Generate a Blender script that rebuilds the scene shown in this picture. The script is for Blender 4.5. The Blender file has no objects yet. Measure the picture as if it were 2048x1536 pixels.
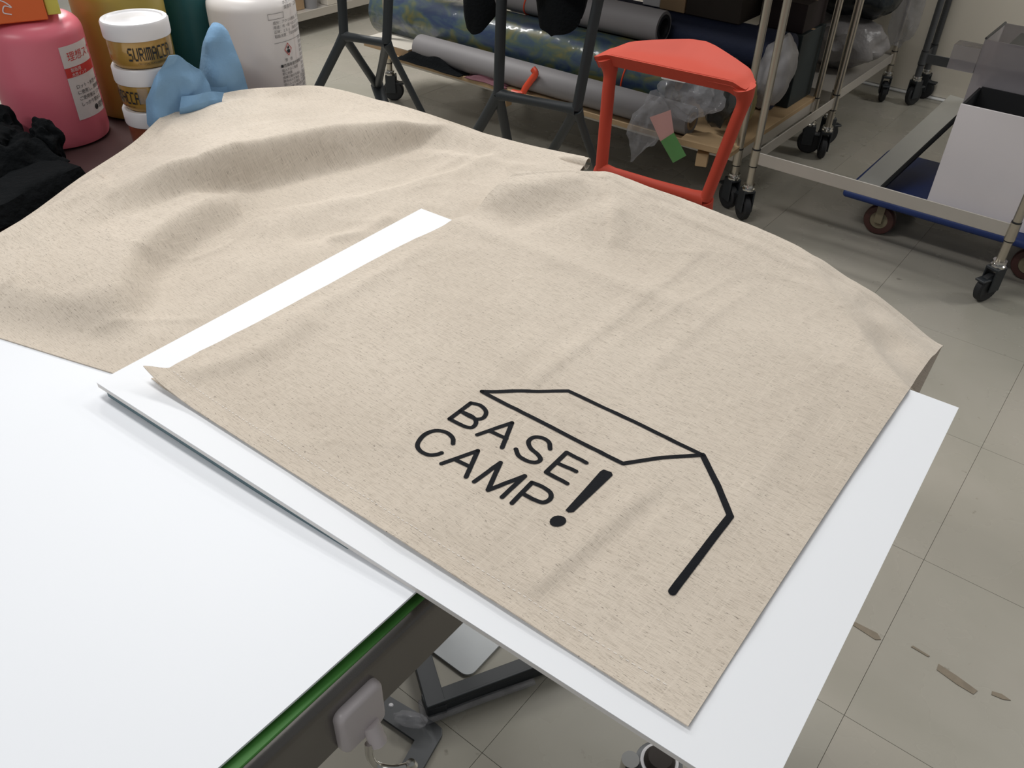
import bpy, bmesh, math, random
from mathutils import Vector, Matrix, noise
random.seed(7)
S = bpy.context.scene
COL = S.collection
PI = math.pi

# ------------------------------------------------------------------ camera, world, lamps, exposure
cam_d = bpy.data.cameras.new('camera'); cam = bpy.data.objects.new('camera', cam_d); COL.objects.link(cam)
cam_d.sensor_width = 36.0; cam_d.lens = 36.0 * 1682.0 / 2048.0; cam_d.clip_start = 0.02
def cam_matrix(heading, pitch, roll, pos):
    h, p, r = math.radians(heading), math.radians(pitch), math.radians(roll)
    fw = Vector((-math.sin(h) * math.cos(p), math.cos(h) * math.cos(p), -math.sin(p)))
    r0 = Vector((math.cos(h), math.sin(h), 0)); u0 = r0.cross(fw)
    rt = math.cos(r) * r0 + math.sin(r) * u0; up = -math.sin(r) * r0 + math.cos(r) * u0
    m = Matrix((rt, up, -fw)).transposed().to_4x4(); m.translation = Vector(pos)
    return m
cam.matrix_world = cam_matrix(37.2, 37.93, 1.537, (0, 0, 1.35))
S.camera = cam
S.view_settings.view_transform = 'Standard'; S.view_settings.look = 'None'
S.view_settings.gamma = 1.0; S.view_settings.use_curve_mapping = False
S.view_settings.exposure = 0.0

w = bpy.data.worlds.new('room_air'); S.world = w; w.use_nodes = True
w.node_tree.nodes['Background'].inputs[0].default_value = (0.95, 0.98, 1.0, 1)
w.node_tree.nodes['Background'].inputs[1].default_value = 0.19

def lamp(name, loc, sx, sy, power, col=(1.0, 0.985, 0.96)):
    d = bpy.data.lights.new(name, 'AREA'); d.shape = 'RECTANGLE'; d.size = sx; d.size_y = sy
    d.energy = power; d.color = col
    o = bpy.data.objects.new(name, d); COL.objects.link(o); o.location = loc
    return o
# unseen ceiling fluorescents plus two added fill lights, all facing straight down
lamp('overhead_light', (-2.4, 2.9, 2.65), 1.25, 0.30, 28)
lamp('overhead_light', (-1.15, 2.9, 2.65), 1.25, 0.30, 26)
lamp('overhead_light', (-1.6, 0.75, 2.65), 1.25, 0.30, 27)
lamp('overhead_light', (1.3, 0.75, 2.65), 1.25, 0.30, 3)
lamp('overhead_light', (-0.6, -1.4, 2.65), 1.25, 0.30, 22)  # added fill from the camera side, lifts the bottle fronts
lamp('overhead_light', (1.7, 4.0, 2.65), 1.25, 0.30, 40)  # added light, only there to brighten the back wall
lamp('overhead_light', (-3.9, 2.3, 2.65), 1.25, 0.30, 72)

# ------------------------------------------------------------------ materials
MATS = {}
def nmat(name):
    m = bpy.data.materials.new(name); m.use_nodes = True
    nt = m.node_tree
    return m, nt, nt.nodes, nt.links, nt.nodes['Principled BSDF']
def mat(name, col, rough=0.5, metal=0.0, var=0.06, scale=12.0, bump=0.0, bscale=80.0, spec=0.5, trans=0.0, coat=0.0):
    """plain procedural surface: noise-varied base colour, optional fine relief"""
    if name in MATS: return MATS[name]
    m, nt, N, L, b = nmat(name)
    tc = N.new('ShaderNodeTexCoord'); no = N.new('ShaderNodeTexNoise'); no.inputs['Scale'].default_value = scale
    no.inputs['Detail'].default_value = 4
    L.new(tc.outputs['Object'], no.inputs['Vector'])
    mx = N.new('ShaderNodeMix'); mx.data_type = 'RGBA'
    mx.inputs[6].default_value = tuple(c * (1 - var) for c in col) + (1,)
    mx.inputs[7].default_value = tuple(min(1, c * (1 + var)) for c in col) + (1,)
    L.new(no.outputs[0], mx.inputs[0]); L.new(mx.outputs[2], b.inputs['Base Color'])
    b.inputs['Roughness'].default_value = rough; b.inputs['Metallic'].default_value = metal
    b.inputs['Specular IOR Level'].default_value = spec
    if trans: b.inputs['Transmission Weight'].default_value = trans
    if coat: b.inputs['Coat Weight'].default_value = coat
    if bump:
        n2 = N.new('ShaderNodeTexNoise'); n2.inputs['Scale'].default_value = bscale; n2.inputs['Detail'].default_value = 6
        L.new(tc.outputs['Object'], n2.inputs['Vector'])
        bp = N.new('ShaderNodeBump'); bp.inputs['Strength'].default_value = bump; bp.inputs['Distance'].default_value = 0.01
        L.new(n2.outputs[0], bp.inputs['Height']); L.new(bp.outputs[0], b.inputs['Normal'])
    MATS[name] = m
    return m

def linen_mat():
    m, nt, N, L, b = nmat('linen')
    tc = N.new('ShaderNodeTexCoord')
    def noise_at(sx, sy, detail=2, rough=0.5):
        mp = N.new('ShaderNodeMapping'); mp.inputs['Scale'].default_value = (sx, sy, 20)
        L.new(tc.outputs['Object'], mp.inputs['Vector'])
        t = N.new('ShaderNodeTexNoise'); t.inputs['Scale'].default_value = 1.0; t.inputs['Detail'].default_value = detail
        t.inputs['Roughness'].default_value = rough
        L.new(mp.outputs[0], t.inputs['Vector']); return t.outputs[0]
    def ramp(src, a, b_, ca=(0, 0, 0, 1), cb=(1, 1, 1, 1)):
        r = N.new('ShaderNodeValToRGB'); r.color_ramp.elements[0].position = a; r.color_ramp.elements[1].position = b_
        r.color_ramp.elements[0].color = ca; r.color_ramp.elements[1].color = cb
        L.new(src, r.inputs[0]); return r.outputs[0]
    base = ramp(noise_at(7, 9, 3), 0.3, 0.7, (0.60, 0.525, 0.440, 1), (0.66, 0.582, 0.492, 1))
    def dark(prev, fac, col, amt):
        mul = N.new('ShaderNodeMath'); mul.operation = 'MULTIPLY'; mul.inputs[1].default_value = amt
        L.new(fac, mul.inputs[0])
        x = N.new('ShaderNodeMix'); x.data_type = 'RGBA'
        L.new(mul.outputs[0], x.inputs[0]); L.new(prev, x.inputs[6]); x.inputs[7].default_value = col
        return x.outputs[2]
    c = dark(base, ramp(noise_at(110, 1500, 2), 0.48, 0.80), (0.34, 0.285, 0.225, 1), 0.65)      # slubby weft threads
    c = dark(c, ramp(noise_at(1100, 45, 1), 0.55, 0.8), (0.74, 0.66, 0.56, 1), 0.5)          # pale warp
    c = dark(c, ramp(noise_at(260, 1500, 2), 0.645, 0.72), (0.15, 0.125, 0.10, 1), 0.75)        # dark flecks
    c = dark(c, ramp(noise_at(420, 760, 1), 0.79, 0.815), (0.05, 0.04, 0.035, 1), 0.8)        # neps
    L.new(c, b.inputs['Base Color']); b.inputs['Roughness'].default_value = 0.9
    b.inputs['Specular IOR Level'].default_value = 0.15
    b.inputs['Sheen Weight'].default_value = 0.15
    bp = N.new('ShaderNodeBump'); bp.inputs['Strength'].default_value = 0.35; bp.inputs['Distance'].default_value = 0.0006
    L.new(noise_at(900, 900, 1), bp.inputs['Height']); L.new(bp.outputs[0], b.inputs['Normal'])
    return m
M_LINEN = linen_mat()

def tile_mat():
    m, nt, N, L, b = nmat('vinyl_tile')
    g = N.new('ShaderNodeNewGeometry'); oi = N.new('ShaderNodeObjectInfo')
    def noise_w(s, detail=5, dist=0.0):
        t = N.new('ShaderNodeTexNoise'); t.inputs['Scale'].default_value = s; t.inputs['Detail'].default_value = detail
        t.inputs['Distortion'].default_value = dist
        L.new(g.outputs['Position'], t.inputs['Vector']); return t.outputs[0]
    def ramp(src, a, b_, ca, cb):
        r = N.new('ShaderNodeValToRGB'); r.color_ramp.elements[0].position = a; r.color_ramp.elements[1].position = b_
        r.color_ramp.elements[0].color = ca; r.color_ramp.elements[1].color = cb
        L.new(src, r.inputs[0]); return r.outputs[0]
    base = ramp(noise_w(2.2, 6, 0.6), 0.3, 0.72, (0.318, 0.304, 0.258, 1), (0.388, 0.362, 0.318, 1))
    mx = N.new('ShaderNodeMix'); mx.data_type = 'RGBA'; mx.blend_type = 'MULTIPLY'; mx.inputs[0].default_value = 1
    tint = ramp(oi.outputs['Random'], 0, 1, (0.95, 0.96, 0.95, 1), (1.0, 0.99, 0.98, 1))
    L.new(base, mx.inputs[6]); L.new(tint, mx.inputs[7])
    spot = ramp(noise_w(26, 3), 0.70, 0.76, (0, 0, 0, 1), (1, 1, 1, 1))
    m2 = N.new('ShaderNodeMix'); m2.data_type = 'RGBA'; L.new(mx.outputs[2], m2.inputs[6]); m2.inputs[7].default_value = (0.13, 0.115, 0.09, 1)
    sc = N.new('ShaderNodeMath'); sc.operation = 'MULTIPLY'; sc.inputs[1].default_value = 0.55
    L.new(spot, sc.inputs[0]); L.new(sc.outputs[0], m2.inputs[0])
    L.new(m2.outputs[2], b.inputs['Base Color'])
    rr = ramp(noise_w(5, 4), 0.3, 0.7, (0.17, 0.17, 0.17, 1), (0.34, 0.34, 0.34, 1)); L.new(rr, b.inputs['Roughness'])
    b.inputs['Specular IOR Level'].default_value = 0.4
    return m
M_TILE = tile_mat()
M_JOINT = mat('tile_joint', (0.27, 0.25, 0.215), 0.9)
M_WALL = mat('cream_wall', (0.74, 0.69, 0.59), 0.6, var=0.03, scale=3)
M_TRIM = mat('white_strip', (0.85, 0.86, 0.86), 0.35)
M_FOAM = mat('white_foam_board', (0.84, 0.86, 0.895), 0.55, var=0.012, scale=5)
M_FOAM_EDGE = mat('foam_core', (0.74, 0.72, 0.70), 0.8, var=0.05, scale=200)
M_SHEET = mat('white_sheet', (0.835, 0.86, 0.905), 0.5, var=0.012, scale=6)
M_GREEN = mat('green_mat', (0.04, 0.17, 0.025), 0.6, var=0.15, scale=40)
M_TEAL = mat('dark_teal', (0.10, 0.16, 0.185), 0.6)
M_BROWN = mat('dark_brown_laminate', (0.062, 0.033, 0.032), 0.45, var=0.12, scale=30)
M_STEEL = mat('brushed_steel', (0.34, 0.33, 0.31), 0.32, 0.85, var=0.08, scale=40)
M_CHROME = mat('chrome', (0.62, 0.61, 0.58), 0.16, 1.0, var=0.05)
M_POLE = mat('zinc_pole', (0.50, 0.46, 0.39), 0.30, 0.9, var=0.06, scale=20)
M_RAIL = mat('matt_steel_rail', (0.52, 0.49, 0.45), 0.42, 0.45, var=0.06, scale=10)
M_BLACKM = mat('black_metal', (0.018, 0.022, 0.026), 0.5, 0.0, var=0.1)
M_STOOLB = mat('anthracite_stool', (0.016, 0.020, 0.023), 0.55, 0.0, var=0.1)
M_RED = mat('orange_red_stool', (0.44, 0.052, 0.028), 0.6, 0.0, var=0.03, spec=0.25)
M_RUBBER = mat('black_rubber', (0.012, 0.013, 0.015), 0.6)
M_PLY = mat('plywood', (0.42, 0.29, 0.16), 0.65, var=0.15, scale=9)
M_KRAFT = mat('kraft_card', (0.34, 0.23, 0.13), 0.75, var=0.08)
M_DARKBOX = mat('dark_card', (0.022, 0.015, 0.011), 0.7, var=0.2)
M_GREYROLL = mat('grey_roll', (0.21, 0.20, 0.205), 0.6, var=0.05)
M_NAVY = mat('navy_cloth', (0.010, 0.016, 0.045), 0.75, var=0.2, bump=0.2, bscale=60)
M_BLACKCLOTH = mat('black_cloth', (0.0045, 0.0055, 0.0065), 0.92, var=0.2, bump=0.4, bscale=120, spec=0.12)
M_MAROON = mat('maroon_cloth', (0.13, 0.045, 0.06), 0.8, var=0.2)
M_ORANGE = mat('orange_plastic', (0.62, 0.06, 0.02), 0.4)
M_GREENTAPE = mat('green_tape', (0.085, 0.24, 0.07), 0.55, var=0.1)
M_PINKLABEL = mat('pink_label', (0.50, 0.27, 0.25), 0.6)
M_WHITEP = mat('white_plastic', (0.74, 0.73, 0.75), 0.35, var=0.02)
M_PADP = mat('warm_white_plastic', (0.60, 0.55, 0.56), 0.35, var=0.02)
M_PINKINK = mat('pink_ink_bottle', (0.72, 0.165, 0.22), 0.35, var=0.04, scale=4)
M_YELINK = mat('yellow_ink_bottle', (0.44, 0.335, 0.07), 0.35, var=0.05, scale=4)
M_TEALINK = mat('teal_ink_bottle', (0.02, 0.125, 0.135), 0.4, var=0.05, scale=4)
M_WHITEINK = mat('milky_bottle', (0.86, 0.82, 0.80), 0.35, var=0.03, scale=6)
M_GOLD = mat('gold_ink', (0.44, 0.26, 0.06), 0.25, 0.25, var=0.12, scale=60, coat=0.6)
M_COPPER = mat('copper_ink', (0.30, 0.09, 0.045), 0.3, 0.25, var=0.2, scale=150, coat=0.6)
M_LABEL = mat('paper_label', (0.68, 0.63, 0.62), 0.6, var=0.02)
M_REDPRINT = mat('red_print', (0.55, 0.035, 0.03), 0.6)
M_BLACKPRINT = mat('black_print', (0.012, 0.013, 0.015), 0.6)
M_GREYPRINT = mat('grey_print', (0.16, 0.15, 0.15), 0.6)
M_INK = mat('screen_ink', (0.006, 0.007, 0.010), 0.8, var=0.3, scale=220, bump=0.15, bscale=900, spec=0.18)
M_ORBOX = mat('orange_carton', (0.72, 0.13, 0.022), 0.5, var=0.06)
M_YELCARD = mat('yellow_card', (0.62, 0.55, 0.09), 0.5)
M_BEIGECARD = mat('beige_card', (0.62, 0.45, 0.24), 0.6)
M_BLUETOWEL = mat('blue_paper_towel', (0.215, 0.375, 0.57), 0.85, var=0.06, scale=60, bump=0.12, bscale=250, spec=0.2)
M_BLUEDOLLY = mat('blue_dolly', (0.012, 0.035, 0.16), 0.5)
M_WHEEL = mat('cream_wheel', (0.20, 0.17, 0.11), 0.5)
M_REDTYRE = mat('red_tyre', (0.06, 0.022, 0.018), 0.5)
M_WHITEPANEL = mat('white_panel', (0.80, 0.76, 0.78), 0.6, var=0.02)
M_DARKGREY = mat('dark_grey_steel', (0.085, 0.09, 0.095), 0.45, 0.3)
M_STITCH = mat('white_thread', (0.78, 0.74, 0.69), 0.8)
M_CREAMDECK = mat('cream_deck', (0.60, 0.56, 0.49), 0.5)
M_TAPE = mat('old_tape', (0.20, 0.165, 0.12), 0.7, var=0.3, scale=60)
M_TEALCRATE = mat('dark_teal_crate', (0.016, 0.026, 0.029), 0.6)
M_GREYBAG = mat('grey_poly_bag', (0.22, 0.21, 0.21), 0.35, var=0.3, scale=15, bump=0.5, bscale=25)
M_BLACKBAG = mat('black_poly_bag', (0.010, 0.014, 0.016), 0.22, var=0.2, bump=0.5, bscale=18)
M_WHITEBAG = mat('white_poly_bag', (0.40, 0.39, 0.40), 0.35, var=0.25, scale=12, bump=0.35, bscale=20)

def film_mat(name, col, clear, gscale=14.0, rough=0.15):
    """thin clear plastic: transparent, with wrinkled gloss and a faint milky tint"""
    m, nt, N, L, b = nmat(name)
    tc = N.new('ShaderNodeTexCoord'); no = N.new('ShaderNodeTexNoise'); no.inputs['Scale'].default_value = gscale; no.inputs['Detail'].default_value = 4
    L.new(tc.outputs['Object'], no.inputs['Vector'])
    bp = N.new('ShaderNodeBump'); bp.inputs['Strength'].default_value = 0.8; bp.inputs['Distance'].default_value = 0.02
    L.new(no.outputs[0], bp.inputs['Height']); L.new(bp.outputs[0], b.inputs['Normal'])
    b.inputs['Base Color'].default_value = col + (1,); b.inputs['Roughness'].default_value = rough
    tr = N.new('ShaderNodeBsdfTransparent'); ms = N.new('ShaderNodeMixShader'); ms.inputs[0].default_value = clear
    L.new(b.outputs[0], ms.inputs[1]); L.new(tr.outputs[0], ms.inputs[2])
    L.new(ms.outputs[0], N['Material Output'].inputs['Surface'])
    return m
M_FILM = film_mat('clear_film', (0.34, 0.34, 0.36), 0.66, 22.0, 0.10)
M_ACRYLIC = film_mat('clear_acrylic', (0.52, 0.49, 0.52), 0.45, 2.0, 0.12)

def batik_mat():
    m, nt, N, L, b = nmat('painted_fabric')
    tc = N.new('ShaderNodeTexCoord'); mp = N.new('ShaderNodeMapping'); mp.inputs['Scale'].default_value = (6, 11, 11)
    L.new(tc.outputs['Object'], mp.inputs['Vector'])
    no = N.new('ShaderNodeTexNoise'); no.inputs['Scale'].default_value = 1.6; no.inputs['Detail'].default_value = 3; no.inputs['Distortion'].default_value = 0.8
    L.new(mp.outputs[0], no.inputs['Vector'])
    r = N.new('ShaderNodeValToRGB'); e = r.color_ramp.elements
    e[0].position = 0.36; e[0].color = (0.018, 0.036, 0.09, 1); e[1].position = 0.66; e[1].color = (0.135, 0.125, 0.038, 1)
    k = e.new(0.46); k.color = (0.035, 0.065, 0.095, 1); k = e.new(0.54); k.color = (0.06, 0.09, 0.065, 1)
    L.new(no.outputs[0], r.inputs[0]); L.new(r.outputs[0], b.inputs['Base Color'])
    b.inputs['Roughness'].default_value = 0.35; b.inputs['Coat Weight'].default_value = 0.8; b.inputs['Coat Roughness'].default_value = 0.15
    n2 = N.new('ShaderNodeTexNoise'); n2.inputs['Scale'].default_value = 14; L.new(tc.outputs['Object'], n2.inputs['Vector'])
    bp = N.new('ShaderNodeBump'); bp.inputs['Strength'].default_value = 0.5; bp.inputs['Distance'].default_value = 0.02
    L.new(n2.outputs[0], bp.inputs['Height']); L.new(bp.outputs[0], b.inputs['Coat Normal'])
    return m
M_BATIK = batik_mat()

# ------------------------------------------------------------------ builders
def link(name, me, parent=None, loc=(0, 0, 0), rotz=0.0):
    o = bpy.data.objects.new(name, me); COL.objects.link(o)
    o.location = loc; o.rotation_euler = (0, 0, rotz)
    if parent is not None: o.parent = parent
    return o
def thing(name, label, cat, loc=(0, 0, 0), rotz=0.0, group=None):
    return tag(link(name, None, None, loc, rotz), label, cat, group)
def tag(o, label, cat, group=None):
    o['label'] = label; o['category'] = cat
    if group: o['group'] = group
    return o
def struct(o): o['kind'] = 'structure'; return o
def finish(name, bm, m, parent=None, loc=(0, 0, 0), rotz=0.0, smooth=False, label=None):
    bmesh.ops.recalc_face_normals(bm, faces=bm.faces[:])
    me = bpy.data.meshes.new(name); bm.to_mesh(me); bm.free()
    if m is not None: me.materials.append(m)
    if smooth:
        for p in me.polygons: p.use_smooth = True
        try: me.set_sharp_from_angle(angle=math.radians(40))
        except Exception: pass
    o = link(name, me, parent, loc, rotz)
    if label: o['label'] = label
    return o
def merge(bm, b2, mtx=None):
    if mtx is not None: bmesh.ops.transform(b2, matrix=mtx, verts=b2.verts[:])
    me = bpy.data.meshes.new('tmp'); b2.to_mesh(me); b2.free(); bm.from_mesh(me); bpy.data.meshes.remove(me)
def box(bm, lo, hi, bev=0.0, seg=2, mtx=None):
    b = bmesh.new(); bmesh.ops.create_cube(b, size=1.0)
    for v in b.verts:
        v.co = Vector([lo[i] + (v.co[i] + 0.5) * (hi[i] - lo[i]) for i in range(3)])
    if bev: bmesh.ops.bevel(b, geom=b.edges[:], offset=bev, segments=seg, affect='EDGES', profile=0.5)
    merge(bm, b, mtx); return bm
def lathe(bm, prof, seg=40, mtx=None):
    """prof: list of (radius, height); closed to the axis where radius is 0"""
    b = bmesh.new(); rings = []
    for r, z in prof:
        if r < 1e-6: rings.append([b.verts.new((0, 0, z))])
        else: rings.append([b.verts.new((r * math.cos(2 * PI * k / seg), r * math.sin(2 * PI * k / seg), z)) for k in range(seg)])
    for A, B in zip(rings, rings[1:]):
        for k in range(seg):
            a0, a1 = A[k % len(A)], A[(k + 1) % len(A)]; b0, b1 = B[k % len(B)], B[(k + 1) % len(B)]
            f = [a0, a1, b1, b0]; g = []
            for v in f:
                if v not in g: g.append(v)
            if len(g) >= 3: b.faces.new(g)
    merge(bm, b, mtx); return bm
def tube(bm, pts, rad, seg=10, cap=True, flat=None):
    """round bar through pts; rad a number or one per point; flat=(a,b) scales the section"""
    pts = [Vector(p) for p in pts]; n = len(pts)
    rs = rad if isinstance(rad, (list, tuple)) else [rad] * n
    t0 = (pts[1] - pts[0]).normalized(); ref = Vector((0, 0, 1)) if abs(t0.z) < 0.9 else Vector((0, 1, 0))
    rings = []
    for i, p in enumerate(pts):
        t = ((pts[min(i + 1, n - 1)] - pts[max(i - 1, 0)])).normalized()
        u = ref - t * ref.dot(t)
        if u.length < 1e-4: u = Vector((1, 0, 0)) - t * t.x
        u.normalize(); v = t.cross(u); ref = u
        fa, fb = flat or (1, 1)
        rings.append([bm.verts.new(p + rs[i] * (fa * math.cos(2 * PI * k / seg) * u + fb * math.sin(2 * PI * k / seg) * v)) for k in range(seg)])
    for A, B in zip(rings, rings[1:]):
        for k in range(seg): bm.faces.new((A[k], A[(k + 1) % seg], B[(k + 1) % seg], B[k]))
    if cap:
        bm.faces.new(rings[0][::-1]); bm.faces.new(rings[-1])
    return bm
def smooth_path(pts, n=6):
    """Catmull-Rom through the points"""
    P = [Vector(p) for p in pts]; P = [2 * P[0] - P[1]] + P + [2 * P[-1] - P[-2]]; out = []
    for i in range(1, len(P) - 2):
        a, b, c, d = P[i - 1:i + 3]
        for k in range(n):
            t = k / n
            out.append(0.5 * ((2 * b) + (c - a) * t + (2 * a - 5 * b + 4 * c - d) * t * t + (3 * b - a - 3 * c + d) * t ** 3))
    out.append(P[-2]); return out
def prism(bm, poly, z0, z1, mtx=None, bev=0.0):
    b = bmesh.new()
    A = [b.verts.new((x, y, z0)) for x, y in poly]; B = [b.verts.new((x, y, z1)) for x, y in poly]
    b.faces.new(A[::-1]); b.faces.new(B); n = len(poly)
    for k in range(n): b.faces.new((A[k], A[(k + 1) % n], B[(k + 1) % n], B[k]))
    if bev: bmesh.ops.bevel(b, geom=b.edges[:], offset=bev, segments=2, affect='EDGES', profile=0.5)
    merge(bm, b, mtx); return bm
def sheet_solid(fn, nu, nv, thick):
    """closed thin skin over fn(u,v) -> Vector, u,v in 0..1"""
    bm = bmesh.new(); T = []; B = []
    for j in range(nv + 1):
        T.append([bm.verts.new(fn(i / nu, j / nv)) for i in range(nu + 1)])
    bm.verts.ensure_lookup_table()
    for j in range(nv):
        for i in range(nu): bm.faces.new((T[j][i], T[j][i + 1], T[j + 1][i + 1], T[j + 1][i]))
    bm.normal_update()
    for j in range(nv + 1):
        B.append([bm.verts.new(T[j][i].co - T[j][i].normal * thick) for i in range(nu + 1)])
    for j in range(nv):
        for i in range(nu): bm.faces.new((B[j][i], B[j + 1][i], B[j + 1][i + 1], B[j][i + 1]))
    def rim(a, b): 
        for k in range(len(a) - 1): bm.faces.new((a[k], b[k], b[k + 1], a[k + 1]))
    rim(T[0], B[0]); rim(T[-1][::-1], B[-1][::-1])
    rim([r[0] for r in T][::-1], [r[0] for r in B][::-1]); rim([r[-1] for r in T], [r[-1] for r in B])
    return bm
def text_bm(s, size):
    cu = bpy.data.curves.new('t', 'FONT'); cu.body = s; cu.size = size; cu.align_x = 'LEFT'; cu.resolution_u = 2
    o = bpy.data.objects.new('t', cu); COL.objects.link(o)
    dg = bpy.context.evaluated_depsgraph_get(); me = bpy.data.meshes.new_from_object(o.evaluated_get(dg))
    bm = bmesh.new(); bm.from_mesh(me)
    bpy.data.objects.remove(o); bpy.data.curves.remove(cu); bpy.data.meshes.remove(me)
    return bm
def wrap(bm, R, a0, z0, grow=0.0004):
    """bend flat xy print round a vertical cylinder: x runs along the arc, y up"""
    for v in bm.verts:
        a = a0 + v.co.x / R; v.co = Vector(((R + grow) * math.cos(a), (R + grow) * math.sin(a), z0 + v.co.y))
    return bm
def rect_bm(x0, y0, x1, y1, nx=10, bm=None):
    bm = bm or bmesh.new()
    A = [bm.verts.new((x0 + (x1 - x0) * i / nx, y0, 0)) for i in range(nx + 1)]
    B = [bm.verts.new((x0 + (x1 - x0) * i / nx, y1, 0)) for i in range(nx + 1)]
    for i in range(nx): bm.faces.new((A[i], A[i + 1], B[i + 1], B[i]))
    return bm
def smooth01(a, b, x):
    t = max(0.0, min(1.0, (x - a) / (b - a))); return t * t * (3 - 2 * t)
def dup(root, loc, rotz, label, group=None):
    r = root.copy(); COL.objects.link(r); r.location = loc; r.rotation_euler = (0, 0, rotz); r['label'] = label
    if group: r['group'] = group
    for ch in list(root.children):
        c = ch.copy(); COL.objects.link(c); c.parent = r
        for g in list(ch.children):
            d = g.copy(); COL.objects.link(d); d.parent = c
    return r
def rot_to(direction):
    return Vector((0, 0, 1)).rotation_difference(Vector(direction).normalized()).to_matrix().to_4x4()

# ------------------------------------------------------------------ setting: floor, wall
bm = bmesh.new(); box(bm, (-6.5, -2.0, -0.06), (2.6, 4.42, -0.003))
floor = struct(finish('floor', bm, M_JOINT))
T = 0.45; tm = None
for i in range(-14, 6):
    for j in range(-3, 9):
        x0, y0 = -0.017 + i * T, 0.56 + j * T
        y1 = min(y0 + T, 4.40)
        if x0 > 2.1: continue
        if tm is None or y1 - y0 < T - 1e-6:
            b = bmesh.new(); box(b, (0.00035, 0.00035, -0.0035), (T - 0.00035, y1 - y0 - 0.00035, 0.0), 0.0003, 1)
            me = bpy.data.meshes.new('floor_tile'); b.to_mesh(me); b.free(); me.materials.append(M_TILE)
            if y1 - y0 > T - 1e-6: tm = me
        else: me = tm
        o = link('floor_tile', me, floor, (x0, y0, 0))
bm = bmesh.new(); box(bm, (-6.5, 4.42, -0.06), (2.6, 4.52, 2.8))
wall = struct(finish('wall_back', bm, M_WALL))
for x0, x1 in ((-6.5, -4.9), (-4.896, -3.3), (-3.296, -1.8), (-1.796, -0.30), (-0.296, 1.2), (1.204, 2.6)):
    b = bmesh.new(); box(b, (x0, 4.402, 0.012), (x1, 4.424, 2.8), 0.002, 1); finish('wall_panel', b, M_WALL, wall)
bm = bmesh.new(); box(bm, (-6.5, 4.385, 0.0), (2.6, 4.42, 0.010), 0.003, 1); struct(finish('baseboard_back', bm, M_TRIM))

# old tape left on the floor
def tape(pts, label):
    bm = bmesh.new(); prism(bm, pts, 0.0002, 0.0012)
    tag(finish('tape_remnant', bm, M_TAPE), label, 'tape', 'old tape remnants on the floor')
tape([(-0.080, 1.205), (-0.028, 1.199), (-0.020, 1.206), (-0.030, 1.216), (-0.080, 1.214)], 'short strip of old brown tape on the floor nearest the white board')
tape([(0.083, 1.206), (0.120, 1.198), (0.150, 1.196), (0.154, 1.208), (0.118, 1.216), (0.082, 1.221)], 'longer strip of old brown tape on the floor at the right edge')
tape([(0.176, 1.216), (0.195, 1.219), (0.206, 1.226), (0.190, 1.229), (0.175, 1.224)], 'small torn scrap of old tape at the far right of the floor')
tape([(0.030, 1.226), (0.062, 1.224), (0.064, 1.228), (0.032, 1.231)], 'thin dark sliver of old tape between the two brown strips')

# ------------------------------------------------------------------ work table
TT = 0.8965
table = thing('work_table', 'dark work table with a rounded steel edge under the boards and cloth bags', 'table', (-0.75, 0.28, 0))
def W(o): return o  # parts below are given in the table's own frame
ox, oy = -0.75, 0.28
bm = bmesh.new(); box(bm, (-1.25 - ox, -0.35 - oy, 0.868), (-0.268 - ox, 0.86 - oy, TT), 0.002, 1)
finish('table_top', bm, M_BROWN, table)
bm = bmesh.new()                                                    # rolled steel edge with apron, along the right end
prof = [(-0.268, TT - 0.0005), (-0.262, TT - 0.001)] + [(-0.262 + 0.012 * math.sin(a), TT - 0.013 + 0.012 * math.cos(a)) for a in [PI / 16 * k for k in range(1, 9)]] + \
       [(-0.2515, 0.872), (-0.2515, 0.836), (-0.2565, 0.833), (-0.268, 0.833)]
b = bmesh.new(); rows = []
for y in (-0.35 - oy, 0.86 - oy): rows.append([b.verts.new((x - ox, y, z)) for x, z in prof])
n = len(prof)
for k in range(n): b.faces.new((rows[0][k], rows[0][(k + 1) % n], rows[1][(k + 1) % n], rows[1][k]))
b.faces.new(rows[0]); b.faces.new(rows[1][::-1]); merge(bm, b)
finish('edge_rail', bm, mat('edge_steel', (0.17, 0.16, 0.15), 0.26, 0.75, var=0.1, scale=30), table, smooth=True, label='rounded grey steel edge rail')
bm = bmesh.new(); box(bm, (-1.25 - ox, 0.84 - oy, 0.83), (-0.27 - ox, 0.858 - oy, 0.8675)); finish('back_apron', bm, M_DARKGREY, table)
for lx, ly in ((-0.86, 0.78), (-1.2, 0.80), (-0.86, -0.30), (-1.2, -0.30)):
    bm = bmesh.new(); tube(bm, [(lx - ox, ly - oy, 0.135), (lx - ox, ly - oy, 0.868)], 0.021, 20)
    lg = finish('leg', bm, M_DARKGREY, table, smooth=True)
    bm = bmesh.new(); lathe(bm, [(0, 0.0), (0.030, 0.0), (0.032, 0.004), (0.024, 0.130), (0, 0.137)], 20, Matrix.Translation((lx - ox, ly - oy, 0)))
    finish('foot', bm, M_RUBBER, lg, smooth=True)

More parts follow.
